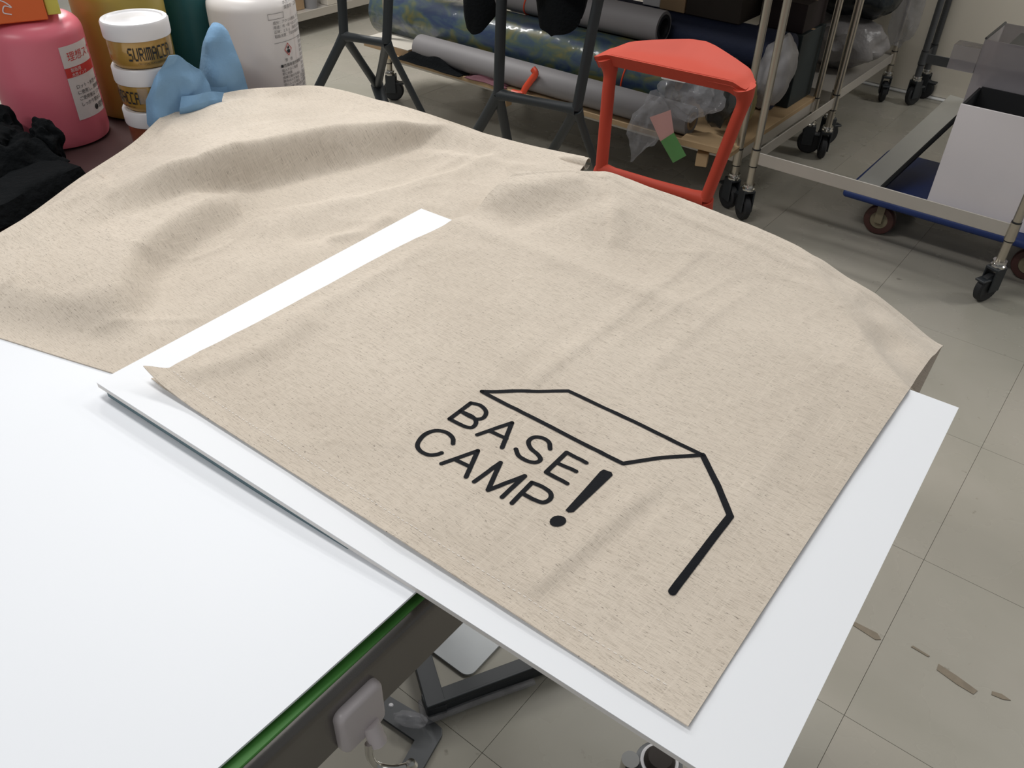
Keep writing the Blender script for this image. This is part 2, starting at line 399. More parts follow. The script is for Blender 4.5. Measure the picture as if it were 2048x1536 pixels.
# cutting mat and the loose white sheet
bm = bmesh.new(); box(bm, (-1.0, -0.30, TT), (-0.2535, 0.258, TT + 0.0022), 0.0006, 1)
tag(finish('cutting_mat', bm, M_GREEN), 'thin green cutting mat whose edge shows beneath the white sheet', 'mat')
def sheet_fn(u, v):
    # corners of the white sheet: slightly turned against the table, its far right corner curling up
    y = -0.28 + v * 0.52
    xr = -0.2735 + (y + 0.28) / 0.52 * 0.0180
    x = -1.10 + u * (xr + 1.10); y += (0.004 * u + 0.026 * (1 - u)) * v
    d = math.hypot((u - 1) * 0.84, (v - 1) * 0.52)
    z = TT + 0.0045 + 0.0075 * max(0, 1 - d / 0.34) ** 2 * v
    return Vector((x, y, z))
tag(finish('white_sheet', sheet_solid(sheet_fn, 30, 24, 0.0018), M_SHEET, smooth=True), 'large white card sheet lying flat in the near left foreground', 'sheet')

# white foam board carrying the printed bag; A2 format, corners measured on the table
ang = math.atan2(0.248 - 0.227, 0.588)
BX, BY, BZ = -0.607, 0.227, 0.908
board = thing('foam_board', 'white A2 foam board under the printed bag, overhanging the table edge', 'board', (BX, BY, BZ), ang)
bm = bmesh.new(); box(bm, (0, 0, 0.0044), (0.5885, 0.411, 0.005)); finish('face_paper', bm, M_FOAM, board)
bm = bmesh.new(); box(bm, (0.0002, 0.0002, 0.0), (0.5883, 0.4108, 0.0044)); finish('foam_core', bm, M_FOAM_EDGE, board, label='greyish foam core edge')
bm = bmesh.new(); box(bm, (0.011, 0.0006, -0.0054), (0.29, 0.38, -0.0004), 0.0006, 1)  # thin dark teal slab beneath the foam board, behind its near edge
tag(finish('teal_layer', bm, M_TEAL, None, (BX, BY, BZ), ang), 'dark teal layer between the white foam board and the white sheet', 'board')

# ------------------------------------------------------------------ cloth helpers
def lerp_curve(keys, t):
    for (t0, a), (t1, b) in zip(keys, keys[1:]):
        if t <= t1:
            f = (t - t0) / (t1 - t0); f = max(0, min(1, f)); return a + (b - a) * f
    return keys[-1][1]
def seg_dist(px, py, line):
    """signed distance to a polyline (positive on its right side) and how far along it, 0..1"""
    best = (1e9, 0, 0); tot = sum(math.dist(a, b) for a, b in zip(line, line[1:])); run = 0
    for (ax, ay), (bx, by) in zip(line, line[1:]):
        dx, dy = bx - ax, by - ay; l2 = dx * dx + dy * dy; l = math.sqrt(l2)
        t = max(0, min(1, ((px - ax) * dx + (py - ay) * dy) / l2))
        qx, qy = px - ax - t * dx, py - ay - t * dy; d = math.hypot(qx, qy)
        if d < best[0]:
            best = (d, 1 if (dx * qy - dy * qx) < 0 else -1, (run + t * l) / tot)
        run += l
    return best[0] * best[1], best[2]
def ridge(px, py, line, amp, w_right, w_left, taper=0.15):
    d, t = seg_dist(px, py, line)
    wd = w_right if d > 0 else w_left
    k = d / wd
    if k * k > 9: return 0.0
    tp = smooth01(0, taper, t) * (1 - smooth01(1 - taper, 1, t)) if taper else 1.0
    return amp * math.exp(-k * k) * tp
def step(px, py, line, amp, width, taper=0.15):
    """higher on the left of the line, stepping down to the right"""
    d, t = seg_dist(px, py, line)
    tp = smooth01(0, taper, t) * (1 - smooth01(1 - taper, 1, t)) if taper else 1.0
    return amp * (1 - smooth01(0, width, d)) * tp * math.exp(-max(0, -d) / 0.16)
def crumple(x, y, s, amp, seed=0.0):
    return amp * noise.noise((x * s + seed, y * s - seed, seed * 1.7))

def creases(x, y, s, amp, seed=0.0, sharp=7.0):
    n_ = abs(noise.noise((x * s + seed, y * s * 0.8 - seed, seed))); k = max(0.0, 1 - n_ * sharp)
    return amp * k * k * (0.5 + 0.5 * noise.noise((x * 4 + seed, y * 4, 3.3)))
# ------------------------------------------------------------------ printed bag on the board
CR0, CR1 = Vector((-0.237, 0.823)), Vector((-0.0735, 0.652))
CD = (CR1 - CR0).normalized(); CN = Vector((-CD.y, CD.x))
FOLD = math.radians(25)
LEFT = [(0, -0.580), (0.03, -0.5685), (0.10, -0.5745), (0.17, -0.5755), (0.24, -0.575), (0.40, -0.5745), (0.50, -0.5755), (0.64, -0.575), (0.74, -0.571), (0.82, -0.572), (0.92, -0.572), (1, -0.572)]
YFAR = [(0, 0.752), (0.035, 0.763), (0.09, 0.793), (0.155, 0.820), (0.22, 0.828), (0.30, 0.828), (0.38, 0.842), (0.51, 0.846), (0.61, 0.841), (0.68, 0.837), (1, 0.848)]
ZFAR = [(-0.60, 0.933), (-0.47, 0.933), (-0.43, 0.930), (-0.39, 0.923), (-0.325, 0.917), (-0.27, 0.914), (-0.23, 0.912), (0, 0.912)]
def bag2_xy(u, v):
    yn = 0.2545 + 0.0095 * u + 0.0025 * math.exp(-u / 0.03)
    yf = lerp_curve(YFAR, u)
    y = yn + v * (yf - yn)
    xl = lerp_curve(LEFT, v); xr = -0.0712 - 0.0025 * math.sin(PI * v) 
    return xl + u * (xr - xl), y
def bag2_h(x, y):
    z = 0.9150
    # past the board's far edge the cloth settles on the other bag and on the table top
    be = 0.6395 + (x + 0.6) * 0.02
    if y > be:
        yfar = lerp_curve(YFAR, max(0, min(1, (x + 0.59) / 0.518))); q = min(1, (y - be) / max(0.02, yfar - be))
        zf = lerp_curve(ZFAR, x); dip = 0.0045 * math.sin(PI * min(1, q * 1.6)) * (q < 0.625)
        z += (zf - 0.9150) * smooth01(0.05, 0.95, q) - dip
        z += 0.0012 * smooth01(0.0, 0.003, y - (yfar - 0.024)) - 0.002 * math.exp(-((yfar - y) / 0.004) ** 2)      # turned hem
    z += ridge(x, y, [(-0.60, 0.635), (-0.5, 0.638), (-0.40, 0.64), (-0.24, 0.645)], 0.0022, 0.012, 0.015)
    z += ridge(x, y, [(-0.575, 0.68), (-0.54, 0.74), (-0.50, 0.80)], 0.005, 0.018, 0.022)
    z -= ridge(x, y, [(-0.53, 0.66), (-0.49, 0.73), (-0.45, 0.79)], 0.004, 0.020, 0.022)
    z += ridge(x, y, [(-0.50, 0.83), (-0.44, 0.76), (-0.40, 0.70)], 0.0035, 0.006, 0.014)
    z += ridge(x, y, [(-0.42, 0.80), (-0.30, 0.80), (-0.20, 0.79)], 0.0025, 0.006, 0.012)
    # pressed fold lines running along the bag
    z += ridge(x, y, [(-0.197, 0.27), (-0.184, 0.40), (-0.181, 0.425)], 0.0017, 0.0055, 0.012)
    z -= ridge(x, y, [(-0.184, 0.27), (-0.171, 0.40), (-0.168, 0.425)], 0.0009, 0.009, 0.006)
    z += ridge(x, y, [(-0.325, 0.42), (-0.323, 0.58), (-0.325, 0.79)], 0.0016, 0.006, 0.012)
    z += ridge(x, y, [(-0.36, 0.30), (-0.355, 0.45), (-0.36, 0.55)], 0.0008, 0.008, 0.016)
    z += ridge(x, y, [(-0.258, 0.52), (-0.256, 0.65), (-0.25, 0.75)], 0.0012, 0.006, 0.012)
    z += ridge(x, y, [(-0.13, 0.30), (-0.125, 0.45), (-0.13, 0.62)], 0.0010, 0.009, 0.014)
    z += ridge(x, y, [(-0.55, 0.44), (-0.40, 0.435), (-0.2, 0.44)], 0.0006, 0.006, 0.008)
    z += ridge(x, y, [(-0.560, 0.35), (-0.548, 0.45), (-0.552, 0.60)], 0.0024, 0.012, 0.010)
    z += ridge(x, y, [(-0.556, 0.265), (-0.535, 0.34), (-0.54, 0.42)], 0.0040, 0.013, 0.016)
    # lifted near left corner
    dc = math.hypot(x + 0.580, y - 0.256); z += 0.010 * max(0, 1 - dc / 0.075) ** 2
    # slightly lifted near hem
    z += 0.0016 * math.exp(-max(0, y - 0.262) / 0.006) * (0.6 + 0.4 * math.sin(x * 19))
    z += crumple(x, y, 9, 0.0013, 3.1) + crumple(x, y, 24, 0.0005, 8.2) + creases(x, y, 7, 0.0011, 2.4, 9) + creases(x, y, 13, 0.0006, 6.1, 8)
    return z
def bag2_pt(x, y, lift=0.0):
    z = bag2_h(x, y) + lift
    q = (Vector((x, y)) - CR1).dot(CN)
    if q <= -0.02: return Vector((x, y, z))
    # beyond the line from table corner to board corner the cloth hangs down
    d = 0.0; hx = 0.0; dz = 0.0; n = 14; a = -0.02; st = (q + 0.02) / n
    al0 = (Vector((x, y)) - CR1).dot(CD); f0 = math.radians(33 - 9 * smooth01(0.06, 0.22, -al0)); wd0 = 0.002 * smooth01(0.08, 0.22, -al0)
    for k in range(n):
        s = a + (k + 0.5) * st; ph = f0 * smooth01(-0.004 - wd0, 0.006 + wd0, s) * (1 - (0.5 - 0.5 * smooth01(0.06, 0.22, -al0)) * smooth01(0.025, 0.055, s))
        hx += st * math.cos(ph); dz += st * math.sin(ph)
    sh = hx - (q + 0.02)
    al = (Vector((x, y)) - CR1).dot(CD)
    # inner crumple of the hanging flap
    puff = 0.006 * math.sin(PI * min(1, max(0, q / 0.13))) + crumple(x, y, 22, 0.004, 5.5) * smooth01(0, 0.03, q)
    return Vector((x + CN.x * sh, y + CN.y * sh, z - dz + puff))
def bag2_fn(u, v): return bag2_pt(*bag2_xy(u, v))
printed = thing('printed_bag', 'natural linen drawstring bag printed BASE CAMP! lying on the white foam board', 'bag', (0, 0, 0))
finish('front_panel', sheet_solid(bag2_fn, 190, 220, 0.0010), M_LINEN, printed, smooth=True)
def back_fn(u, v):
    x, y = bag2_xy(0.004 + u * 0.992, 0.002 + v * 0.70)
    be = 0.6395 + (x + 0.6) * 0.02
    p = Vector((x, y, 0.9140)); 
    q = (Vector((x, y)) - CR1).dot(CN)
    return p
# lower layer on the board, and the part of it that hangs down behind the flap
def back1(u, v):
    x, y = bag2_xy(0.004 + u * 0.992, 0.004 + v * 0.62)
    return Vector((x, y, 0.91385))
finish('back_panel', sheet_solid(back1, 30, 30, 0.0007), M_LINEN, printed, smooth=True)
def back2(u, v):
    tip = bag2_fn(1, 1) + Vector((-0.001, -0.002, -0.0015))
    a = Vector((-0.0775, 0.775, 0.832)); b_ = Vector((-0.086, 0.690, 0.872)); c = Vector((-0.235, 0.835, 0.893))
    # right edge runs tip -> a -> b_, left side gathers at the table corner
    e = tip + (a - tip) * min(1, v * 1.6) if v < 0.625 else a + (b_ - a) * ((v - 0.625) / 0.375)
    p = c + (e - c) * u
    p.z -= 0.010 * math.sin(PI * u) * v
    return p
finish('back_panel', sheet_solid(back2, 20, 24, 0.0008), M_LINEN, printed, smooth=True)

def stroke_bm(paths, lift):
    """ink strokes: ribbons with round joints and ends, laid on the cloth surface"""
    bm = bmesh.new()
    for pts, wd in paths:
        P = [Vector(p) for p in pts]
        for a, b in zip(P, P[1:]):
            l = (b - a).length
            if l < 1e-6: continue
            t = (b - a) / l; nn = Vector((-t.y, t.x)) * wd / 2; k = max(1, int(l / 0.004)); prev = None
            for i in range(k + 1):
                c = a + (b - a) * (i / k)
                jit = 1 + 0.05 * noise.noise((c.x * 900, c.y * 900, 0))
                row = [bm.verts.new(bag2_pt(*(c + nn * jit * s), lift)) for s in (-1, -0.33, 0.33, 1)]
                if prev:
                    for q in range(3): bm.faces.new((prev[q], prev[q + 1], row[q + 1], row[q]))
                prev = row
        for c in P:
            ctr = bm.verts.new(bag2_pt(c.x, c.y, lift + 0.00005)); m_ = 12
            rim = [bm.verts.new(bag2_pt(c.x + wd / 2 * math.cos(2 * PI * k / m_), c.y + wd / 2 * math.sin(2 * PI * k / m_), lift + 0.00005)) for k in range(m_)]
            for k in range(m_): bm.faces.new((ctr, rim[k], rim[(k + 1) % m_]))
    return bm
PRINT = [
    ('print_outline', [([(-0.34975, 0.41996), (-0.295, 0.46656), (-0.23198, 0.46832), (-0.17059, 0.46774)], 0.004), ([(-0.34975, 0.41996), (-0.21301, 0.42158), (-0.19347, 0.44521), (-0.17059, 0.46774)], 0.004), ([(-0.17059, 0.46774), (-0.14573, 0.44468), (-0.12493, 0.42234)], 0.0051), ([(-0.12493, 0.42234), (-0.12465, 0.39109), (-0.12383, 0.33871)], 0.0055)]),
    ('print_letter', [([(-0.34741, 0.40299), (-0.34755, 0.37691)], 0.0037), ([(-0.34741, 0.40299), (-0.34588, 0.40362), (-0.34435, 0.40434), (-0.34282, 0.40501), (-0.34127, 0.40551), (-0.33968, 0.40568), (-0.33797, 0.40552), (-0.33613, 0.4051), (-0.33433, 0.40448), (-0.33267, 0.40368), (-0.33131, 0.40275), (-0.33022, 0.40159), (-0.3293, 0.40018), (-0.32859, 0.39867), (-0.32813, 0.39718), (-0.32793, 0.39586), (-0.32804, 0.39467), (-0.32843, 0.39351), (-0.32905, 0.39244), (-0.32985, 0.39151), (-0.33078, 0.39077), (-0.33192, 0.39028), (-0.33329, 0.39002), (-0.3348, 0.38988), (-0.33635, 0.38977), (-0.33783, 0.3896), (-0.34701, 0.38976)], 0.0037), ([(-0.34701, 0.38976), (-0.34479, 0.39007), (-0.34253, 0.39044), (-0.34029, 0.39077), (-0.33818, 0.39096), (-0.33625, 0.3909), (-0.33449, 0.39058), (-0.33285, 0.39006), (-0.33135, 0.38937), (-0.33006, 0.38854), (-0.32902, 0.38761), (-0.32819, 0.38646), (-0.32756, 0.38508), (-0.32715, 0.38363), (-0.32699, 0.38227), (-0.32709, 0.38114), (-0.32752, 0.38027), (-0.32826, 0.37955), (-0.32923, 0.37895), (-0.33034, 0.37845), (-0.33151, 0.37803), (-0.33279, 0.37773), (-0.33424, 0.37756), (-0.33579, 0.37747), (-0.33736, 0.3774), (-0.33889, 0.37729), (-0.34755, 0.37691)], 0.0037)]),
    ('print_letter', [([(-0.31841, 0.37645), (-0.30652, 0.40511)], 0.0037), ([(-0.30652, 0.40511), (-0.29424, 0.37717)], 0.0037), ([(-0.31438, 0.38581), (-0.29832, 0.38757)], 0.0037)]),
    ('print_letter', [([(-0.26509, 0.39967), (-0.26606, 0.40084), (-0.267, 0.40209), (-0.26796, 0.4033), (-0.26898, 0.40437), (-0.27009, 0.40518), (-0.27135, 0.40573), (-0.27271, 0.40608), (-0.27412, 0.40625), (-0.27552, 0.40624), (-0.27683, 0.40606), (-0.27813, 0.40571), (-0.27946, 0.40516), (-0.28071, 0.40445), (-0.28178, 0.4036), (-0.28257, 0.40263), (-0.28309, 0.40146), (-0.28342, 0.40008), (-0.28352, 0.39861), (-0.28338, 0.39717), (-0.28295, 0.39587), (-0.28218, 0.39468), (-0.28108, 0.39354), (-0.27976, 0.39247), (-0.27833, 0.39152), (-0.27688, 0.39071), (-0.27535, 0.39012), (-0.27365, 0.38972), (-0.27191, 0.3894), (-0.27025, 0.38908), (-0.2688, 0.38864), (-0.26749, 0.38811), (-0.26626, 0.38754), (-0.26517, 0.38692), (-0.26429, 0.38624), (-0.26369, 0.38548), (-0.26337, 0.38457), (-0.2633, 0.38354), (-0.26344, 0.38246), (-0.2638, 0.38144), (-0.26436, 0.38056), (-0.26516, 0.3798), (-0.26621, 0.3791), (-0.26745, 0.37849), (-0.26881, 0.378), (-0.27023, 0.37766), (-0.27179, 0.37746), (-0.27352, 0.37738), (-0.27532, 0.37743), (-0.27707, 0.37765), (-0.27867, 0.37804), (-0.28009, 0.3787), (-0.28138, 0.37959), (-0.28261, 0.38062), (-0.28383, 0.38169), (-0.28509, 0.38269)], 0.0037)]),
    ('print_letter', [([(-0.23509, 0.40487), (-0.25313, 0.40476), (-0.25216, 0.37699), (-0.23354, 0.37765)], 0.0037), ([(-0.25232, 0.39045), (-0.23569, 0.39217)], 0.0037)]),
    ('print_letter', [([(-0.32629, 0.35683), (-0.32713, 0.35782), (-0.32791, 0.35886), (-0.32873, 0.35987), (-0.32966, 0.3608), (-0.3308, 0.36156), (-0.33222, 0.3622), (-0.33386, 0.36276), (-0.33561, 0.36318), (-0.33739, 0.36339), (-0.33909, 0.36331), (-0.34077, 0.36295), (-0.34251, 0.36234), (-0.3442, 0.36149), (-0.34573, 0.36043), (-0.34699, 0.35915), (-0.34801, 0.35761), (-0.34884, 0.35578), (-0.34947, 0.35378), (-0.34985, 0.3517), (-0.34997, 0.34963), (-0.34978, 0.34745), (-0.34931, 0.3451), (-0.34861, 0.34276), (-0.34775, 0.34064), (-0.3468, 0.33892), (-0.3457, 0.33761), (-0.34443, 0.3366), (-0.34304, 0.33583), (-0.3416, 0.33526), (-0.34015, 0.33486), (-0.33863, 0.33464), (-0.337, 0.33462), (-0.33536, 0.33478), (-0.33381, 0.33508), (-0.33246, 0.3355), (-0.33131, 0.33608), (-0.33029, 0.33686), (-0.32938, 0.33774), (-0.32859, 0.33864), (-0.32791, 0.33949), (-0.32737, 0.34029), (-0.32698, 0.34108), (-0.32669, 0.34187), (-0.32641, 0.34266), (-0.32609, 0.34346)], 0.0037)]),
    ('print_letter', [([(-0.31816, 0.33463), (-0.30635, 0.36269)], 0.0037), ([(-0.30635, 0.36269), (-0.29456, 0.33516)], 0.0037), ([(-0.31384, 0.34422), (-0.29909, 0.34552)], 0.0037)]),
    ('print_letter', [([(-0.28658, 0.33504), (-0.28467, 0.36337), (-0.27344, 0.33497), (-0.2619, 0.36361), (-0.26132, 0.33604)], 0.0037)]),
    ('print_letter', [([(-0.25207, 0.33578), (-0.25382, 0.3617)], 0.0037), ([(-0.25382, 0.3617), (-0.25205, 0.36204), (-0.25029, 0.36243), (-0.24852, 0.36279), (-0.24679, 0.36306), (-0.2451, 0.36317), (-0.24339, 0.36314), (-0.24166, 0.36301), (-0.23999, 0.36277), (-0.23846, 0.36237), (-0.23717, 0.3618), (-0.2361, 0.36101), (-0.23517, 0.36001), (-0.23444, 0.35888), (-0.23391, 0.3577), (-0.23364, 0.35653), (-0.2336, 0.3553), (-0.2338, 0.35396), (-0.23421, 0.35263), (-0.23485, 0.35143), (-0.23571, 0.35047), (-0.23688, 0.34982), (-0.23837, 0.3494), (-0.24005, 0.34911), (-0.24177, 0.34885), (-0.2434, 0.34853), (-0.25291, 0.34823)], 0.0037)]),
]
EXCL_BAR = [(-0.22168, 0.40368), (-0.22082, 0.407), (-0.21456, 0.40811), (-0.21209, 0.40591), (-0.21336, 0.35676), (-0.21598, 0.35419), (-0.2189, 0.35477)]
EXCL_DOT = [(-0.2126, 0.3469), (-0.21174, 0.34492), (-0.21165, 0.34262), (-0.21234, 0.34033), (-0.21369, 0.3384), (-0.2155, 0.33712), (-0.2175, 0.33668), (-0.2194, 0.33715), (-0.2209, 0.33846), (-0.22178, 0.34042), (-0.22189, 0.34273), (-0.22122, 0.34505), (-0.21986, 0.34701), (-0.21803, 0.3483), (-0.216, 0.34874), (-0.21409, 0.34824)]
for nm, paths in PRINT:
    finish(nm, stroke_bm(paths, 0.0004), M_INK, printed, label='black screen-printed ' + ('tent outline' if nm == 'print_outline' else 'lettering'))
bm = bmesh.new()                                                     # exclamation mark: tapered bar and dot
def ink_poly(poly):
    c = [sum(p[i] for p in poly) / len(poly) for i in (0, 1)]; n = len(poly); rings = []
    for f in (1.0, 0.66, 0.33):
        r = []
        for k in range(n):
            a, b = poly[k], poly[(k + 1) % n]
            for s in range(6):
                x, y = a[0] + (b[0] - a[0]) * s / 6, a[1] + (b[1] - a[1]) * s / 6
                r.append(bm.verts.new(bag2_pt(c[0] + (x - c[0]) * f, c[1] + (y - c[1]) * f, 0.0004)))
        rings.append(r)
    for A, B in zip(rings, rings[1:]):
        for k in range(len(A)): bm.faces.new((A[k], A[(k + 1) % len(A)], B[(k + 1) % len(A)], B[k]))
    ctr = bm.verts.new(bag2_pt(c[0], c[1], 0.0004))
    for k in range(len(rings[-1])): bm.faces.new((ctr, rings[-1][k], rings[-1][(k + 1) % len(rings[-1])]))
ink_poly(EXCL_BAR); ink_poly(EXCL_DOT)
finish('print_mark', bm, M_INK, printed, label='black printed exclamation mark')
def stitches(line, step_len, lift):
    bm = bmesh.new(); P = [Vector(p) for p in line]; tot = sum((b - a).length for a, b in zip(P, P[1:])); s = 0.0
    while s < tot - step_len:
        run = s; 
        for a, b in zip(P, P[1:]):
            l = (b - a).length
            if run <= l: break
            run -= l
        t = (b - a) / l; c = a + t * run; nn = Vector((-t.y, t.x)) * 0.00028
        e = c + t * step_len * 0.55
        vs = [bm.verts.new(bag2_pt(*p, lift)) for p in (c - nn, e - nn, e + nn, c + nn)]
        bm.faces.new(vs); s += step_len
    return bm
o = finish('stitching', stitches([(-0.562, 0.272), (-0.30, 0.2745), (-0.088, 0.279)], 0.0042, 0.0003), M_STITCH, printed, label='row of white hem stitches'); o['kind'] = 'stuff'
o = finish('stitching', stitches([(-0.100, 0.80), (-0.085, 0.845)], 0.0042, 0.0003), M_STITCH, printed, label='white stitches at the hanging corner'); o['kind'] = 'stuff'

# ------------------------------------------------------------------ plain bag behind
NEARC = [(-0.925, 0.160, 0.902), (-0.84, 0.187, 0.902), (-0.75, 0.213, 0.902), (-0.630, 0.247, 0.902), (-0.45, 0.300, 0.902)]
LEFTC = [(-0.925, 0.160, 0.902), (-0.9301, 0.3059, 0.910), (-0.9615, 0.4204, 0.925), (-0.9753, 0.499, 0.938), (-0.9885, 0.5522, 0.953), (-0.9983, 0.5832, 0.957), (-0.9962, 0.6071, 0.959)]
FARC = [(-0.9962, 0.6071, 0.959), (-0.9818, 0.6714, 0.959), (-0.9565, 0.7181, 0.957), (-0.9309, 0.7664, 0.952), (-0.8633, 0.7956, 0.944), (-0.7706, 0.8161, 0.933), (-0.7255, 0.841, 0.922), (-0.6418, 0.8711, 0.912), (-0.5683, 0.8939, 0.909)]
RIGHTC = [(-0.45, 0.300, 0.902), (-0.49, 0.50, 0.903), (-0.53, 0.72, 0.905), (-0.5512, 0.86, 0.908), (-0.5683, 0.8939, 0.909)]
CREST = [(-0.7312, 0.8373, 0.923), (-0.7507, 0.8139, 0.931), (-0.7729, 0.7615, 0.943), (-0.8031, 0.6858, 0.953), (-0.8229, 0.6077, 0.958), (-0.8328, 0.5208, 0.955), (-0.8475, 0.4689, 0.945), (-0.8664, 0.421, 0.932), (-0.8726, 0.3676, 0.92), (-0.8653, 0.3057, 0.912), (-0.86, 0.20, 0.906)]
LOWER = [(-0.7391, 0.8514, 0.912), (-0.7421, 0.8236, 0.911), (-0.7524, 0.7012, 0.91), (-0.7814, 0.6107, 0.91), (-0.7989, 0.5202, 0.911), (-0.8166, 0.4521, 0.912), (-0.8216, 0.381, 0.911), (-0.8215, 0.3134, 0.91), (-0.8115, 0.2664, 0.909), (-0.81, 0.18, 0.905)]
def poly_at(P, t):
    L_ = [math.dist(a[:2], b[:2]) for a, b in zip(P, P[1:])]; s = t * sum(L_)
    for (a, b), l in zip(zip(P, P[1:]), L_):
        if s <= l + 1e-9: return Vector(a).lerp(Vector(b), s / l)
        s -= l
    return Vector(P[-1])
def resample(P): return [tuple(p) for p in smooth_path(P, 5)]
NEARC, LEFTC, FARC, RIGHTC, CREST, LOWER = map(resample, (NEARC, LEFTC, FARC, RIGHTC, CREST, LOWER))
CREST2, LOWER2 = [p[:2] for p in CREST], [p[:2] for p in LOWER]
def bag1_xy(u, v):
    n_, f_, l_, r_ = poly_at(NEARC, u), poly_at(FARC, u), poly_at(LEFTC, v), poly_at(RIGHTC, v)
    n_, f_, l_, r_ = map(Vector, (n_, f_, l_, r_))
    c = (1 - u) * (1 - v) * Vector(NEARC[0]) + u * (1 - v) * Vector(NEARC[-1]) + (1 - u) * v * Vector(FARC[0]) + u * v * Vector(FARC[-1])
    return (1 - v) * n_ + v * f_ + (1 - u) * l_ + u * r_ - c
STEP = [(-0.665, 0.26), (-0.70, 0.295), (-0.758, 0.352), (-0.782, 0.428), (-0.792, 0.505), (-0.765, 0.530)]
def under_board(x, y):
    """cloth is pressed flat where the foam board lies on it"""
    dx, dy = x - BX, y - BY
    lx = dx * math.cos(ang) + dy * math.sin(ang); ly = -dx * math.sin(ang) + dy * math.cos(ang)
    return smooth01(-0.035, 0.0, lx) * smooth01(-0.02, 0.0, ly) * (1 - smooth01(0.415, 0.44, ly))
def bag1_h(p, u, v):
    x, y = p.x, p.y
    dc, tc = seg_dist(x, y, CREST2); dl, tl = seg_dist(x, y, LOWER2); dc, dl = -dc, -dl      # positive towards the viewer's side
    zc = poly_at(CREST, tc).z; zl = poly_at(LOWER, tl).z
    if dc <= 0: z = zc - 0.10 * min(0.06, -dc) * (0 if zc < 0.93 else 1)
    elif dl >= 0: z = zl - 0.004 * smooth01(0, 0.12, dl)
    else:
        q = dc / (dc - dl); z = zc + (zl - zc) * (q * q * (3 - 2 * q))
    e = 0.0
    e += step(x, y, STEP, 0.022, 0.040, 0.22)
    e += ridge(x, y, [(-0.70, 0.62), (-0.72, 0.54), (-0.735, 0.48)], 0.0025, 0.018, 0.022)
    e -= ridge(x, y, [(-0.69, 0.50), (-0.66, 0.55), (-0.63, 0.60)], 0.004, 0.012, 0.018)
    e += ridge(x, y, [(-0.66, 0.52), (-0.645, 0.56), (-0.64, 0.62)], 0.005, 0.010, 0.012)
    e += ridge(x, y, [(-0.66, 0.87), (-0.665, 0.75), (-0.70, 0.62), (-0.76, 0.50)], 0.0030, 0.006, 0.020)
    e += ridge(x, y, [(-0.60, 0.82), (-0.66, 0.80), (-0.74, 0.76)], 0.0030, 0.010, 0.016)
    e += ridge(x, y, [(-0.90, 0.25), (-0.89, 0.33), (-0.92, 0.42)], 0.004, 0.02, 0.03)
    e += crumple(x, y, 9, 0.0030, 1.3) + crumple(x, y, 20, 0.0016, 4.4) + crumple(x, y, 45, 0.0006, 9.0) + creases(x, y, 8, 0.0024, 4.7, 8) + creases(x, y, 15, 0.0014, 1.9, 7)
    z += e
    m_ = 1 - smooth01(0.0, 0.10, min(u * 1.0, 1 - v, 1 - u, v))                              # hold the outline
    z = z * (1 - m_) + p.z * m_
    k = under_board(x, y)
    z = z * (1 - k) + (TT + 0.0059) * k
    k = smooth01(-0.60, -0.57, x) * smooth01(0.60, 0.64, y) * (1 - smooth01(0.83, 0.87, y))
    return max(z * (1 - k) + (TT + 0.0085) * k, TT + 0.0058)
def bag1_fn(u, v):
    p = bag1_xy(u, v); return Vector((p.x, p.y, bag1_h(p, u, v)))
plain = thing('plain_bag', 'unprinted linen drawstring bag, rumpled, lying behind the white foam board', 'bag', (0, 0, 0))
finish('front_panel', sheet_solid(bag1_fn, 190, 190, 0.0010), M_LINEN, plain, smooth=True)
def b1_back(u, v):
    p = bag1_xy(u, v); f = smooth01(0.85, 1, v)
    return Vector((p.x, p.y, TT + 0.0047 + 0.0003 * f))
finish('back_panel', sheet_solid(b1_back, 40, 40, 0.0010), M_LINEN, plain, smooth=True)
def b1_side(u, v):
    # far and left side of the puffed cloth, falling from the raised outline to the table
    if u < 0.5: p = poly_at(LEFTC, u * 2)
    else: p = poly_at(FARC, (u - 0.5) * 2)
    q = Vector((p.x, p.y, 0)); d = Vector((-0.87, 0.49, 0)); hgt = p.z - (TT + 0.003)
    k = smooth01(0.30, 0.36, u) * (1 - smooth01(0.42, 0.52, u)); o_ = 0.10 * hgt * (1 - k) + 0.003 * k
    return Vector((p.x + d.x * o_ * math.sin(PI * v * 0.8), p.y + d.y * o_ * math.sin(PI * v * 0.8), p.z - 0.0002 - hgt * v))
finish('side_panel', sheet_solid(b1_side, 80, 12, 0.0010), M_LINEN, plain, smooth=True)
def b1_flap(u, v):
    p = poly_at(FARC, 0.42 + 0.36 * u); o_ = 0.014 * math.sin(PI * u)
    return Vector((p.x - 0.35 * o_ * v, p.y + 0.9 * o_ * v, p.z - 0.004 + 0.002 * v))
finish('rear_flap', sheet_solid(b1_flap, 40, 8, 0.0009), M_LINEN, plain, smooth=True)
# drawstring channel along the far hem, its open end showing at the corner
def hem_fn(u, v):
    c = Vector((-0.615, 0.868)).lerp(Vector((-0.5545, 0.880)), u); a = 2 * PI * v * 0.93 - 0.3
    r = 0.0070 * smooth01(-0.25, 0.75, u)
    return Vector((c.x - 0.25 * r * math.cos(a), c.y + 1.25 * r * math.cos(a), TT + 0.0045 + r * 0.9 + r * 0.9 * math.sin(a)))
finish('hem_channel', sheet_solid(hem_fn, 24, 24, 0.0009), M_LINEN, plain, smooth=True)

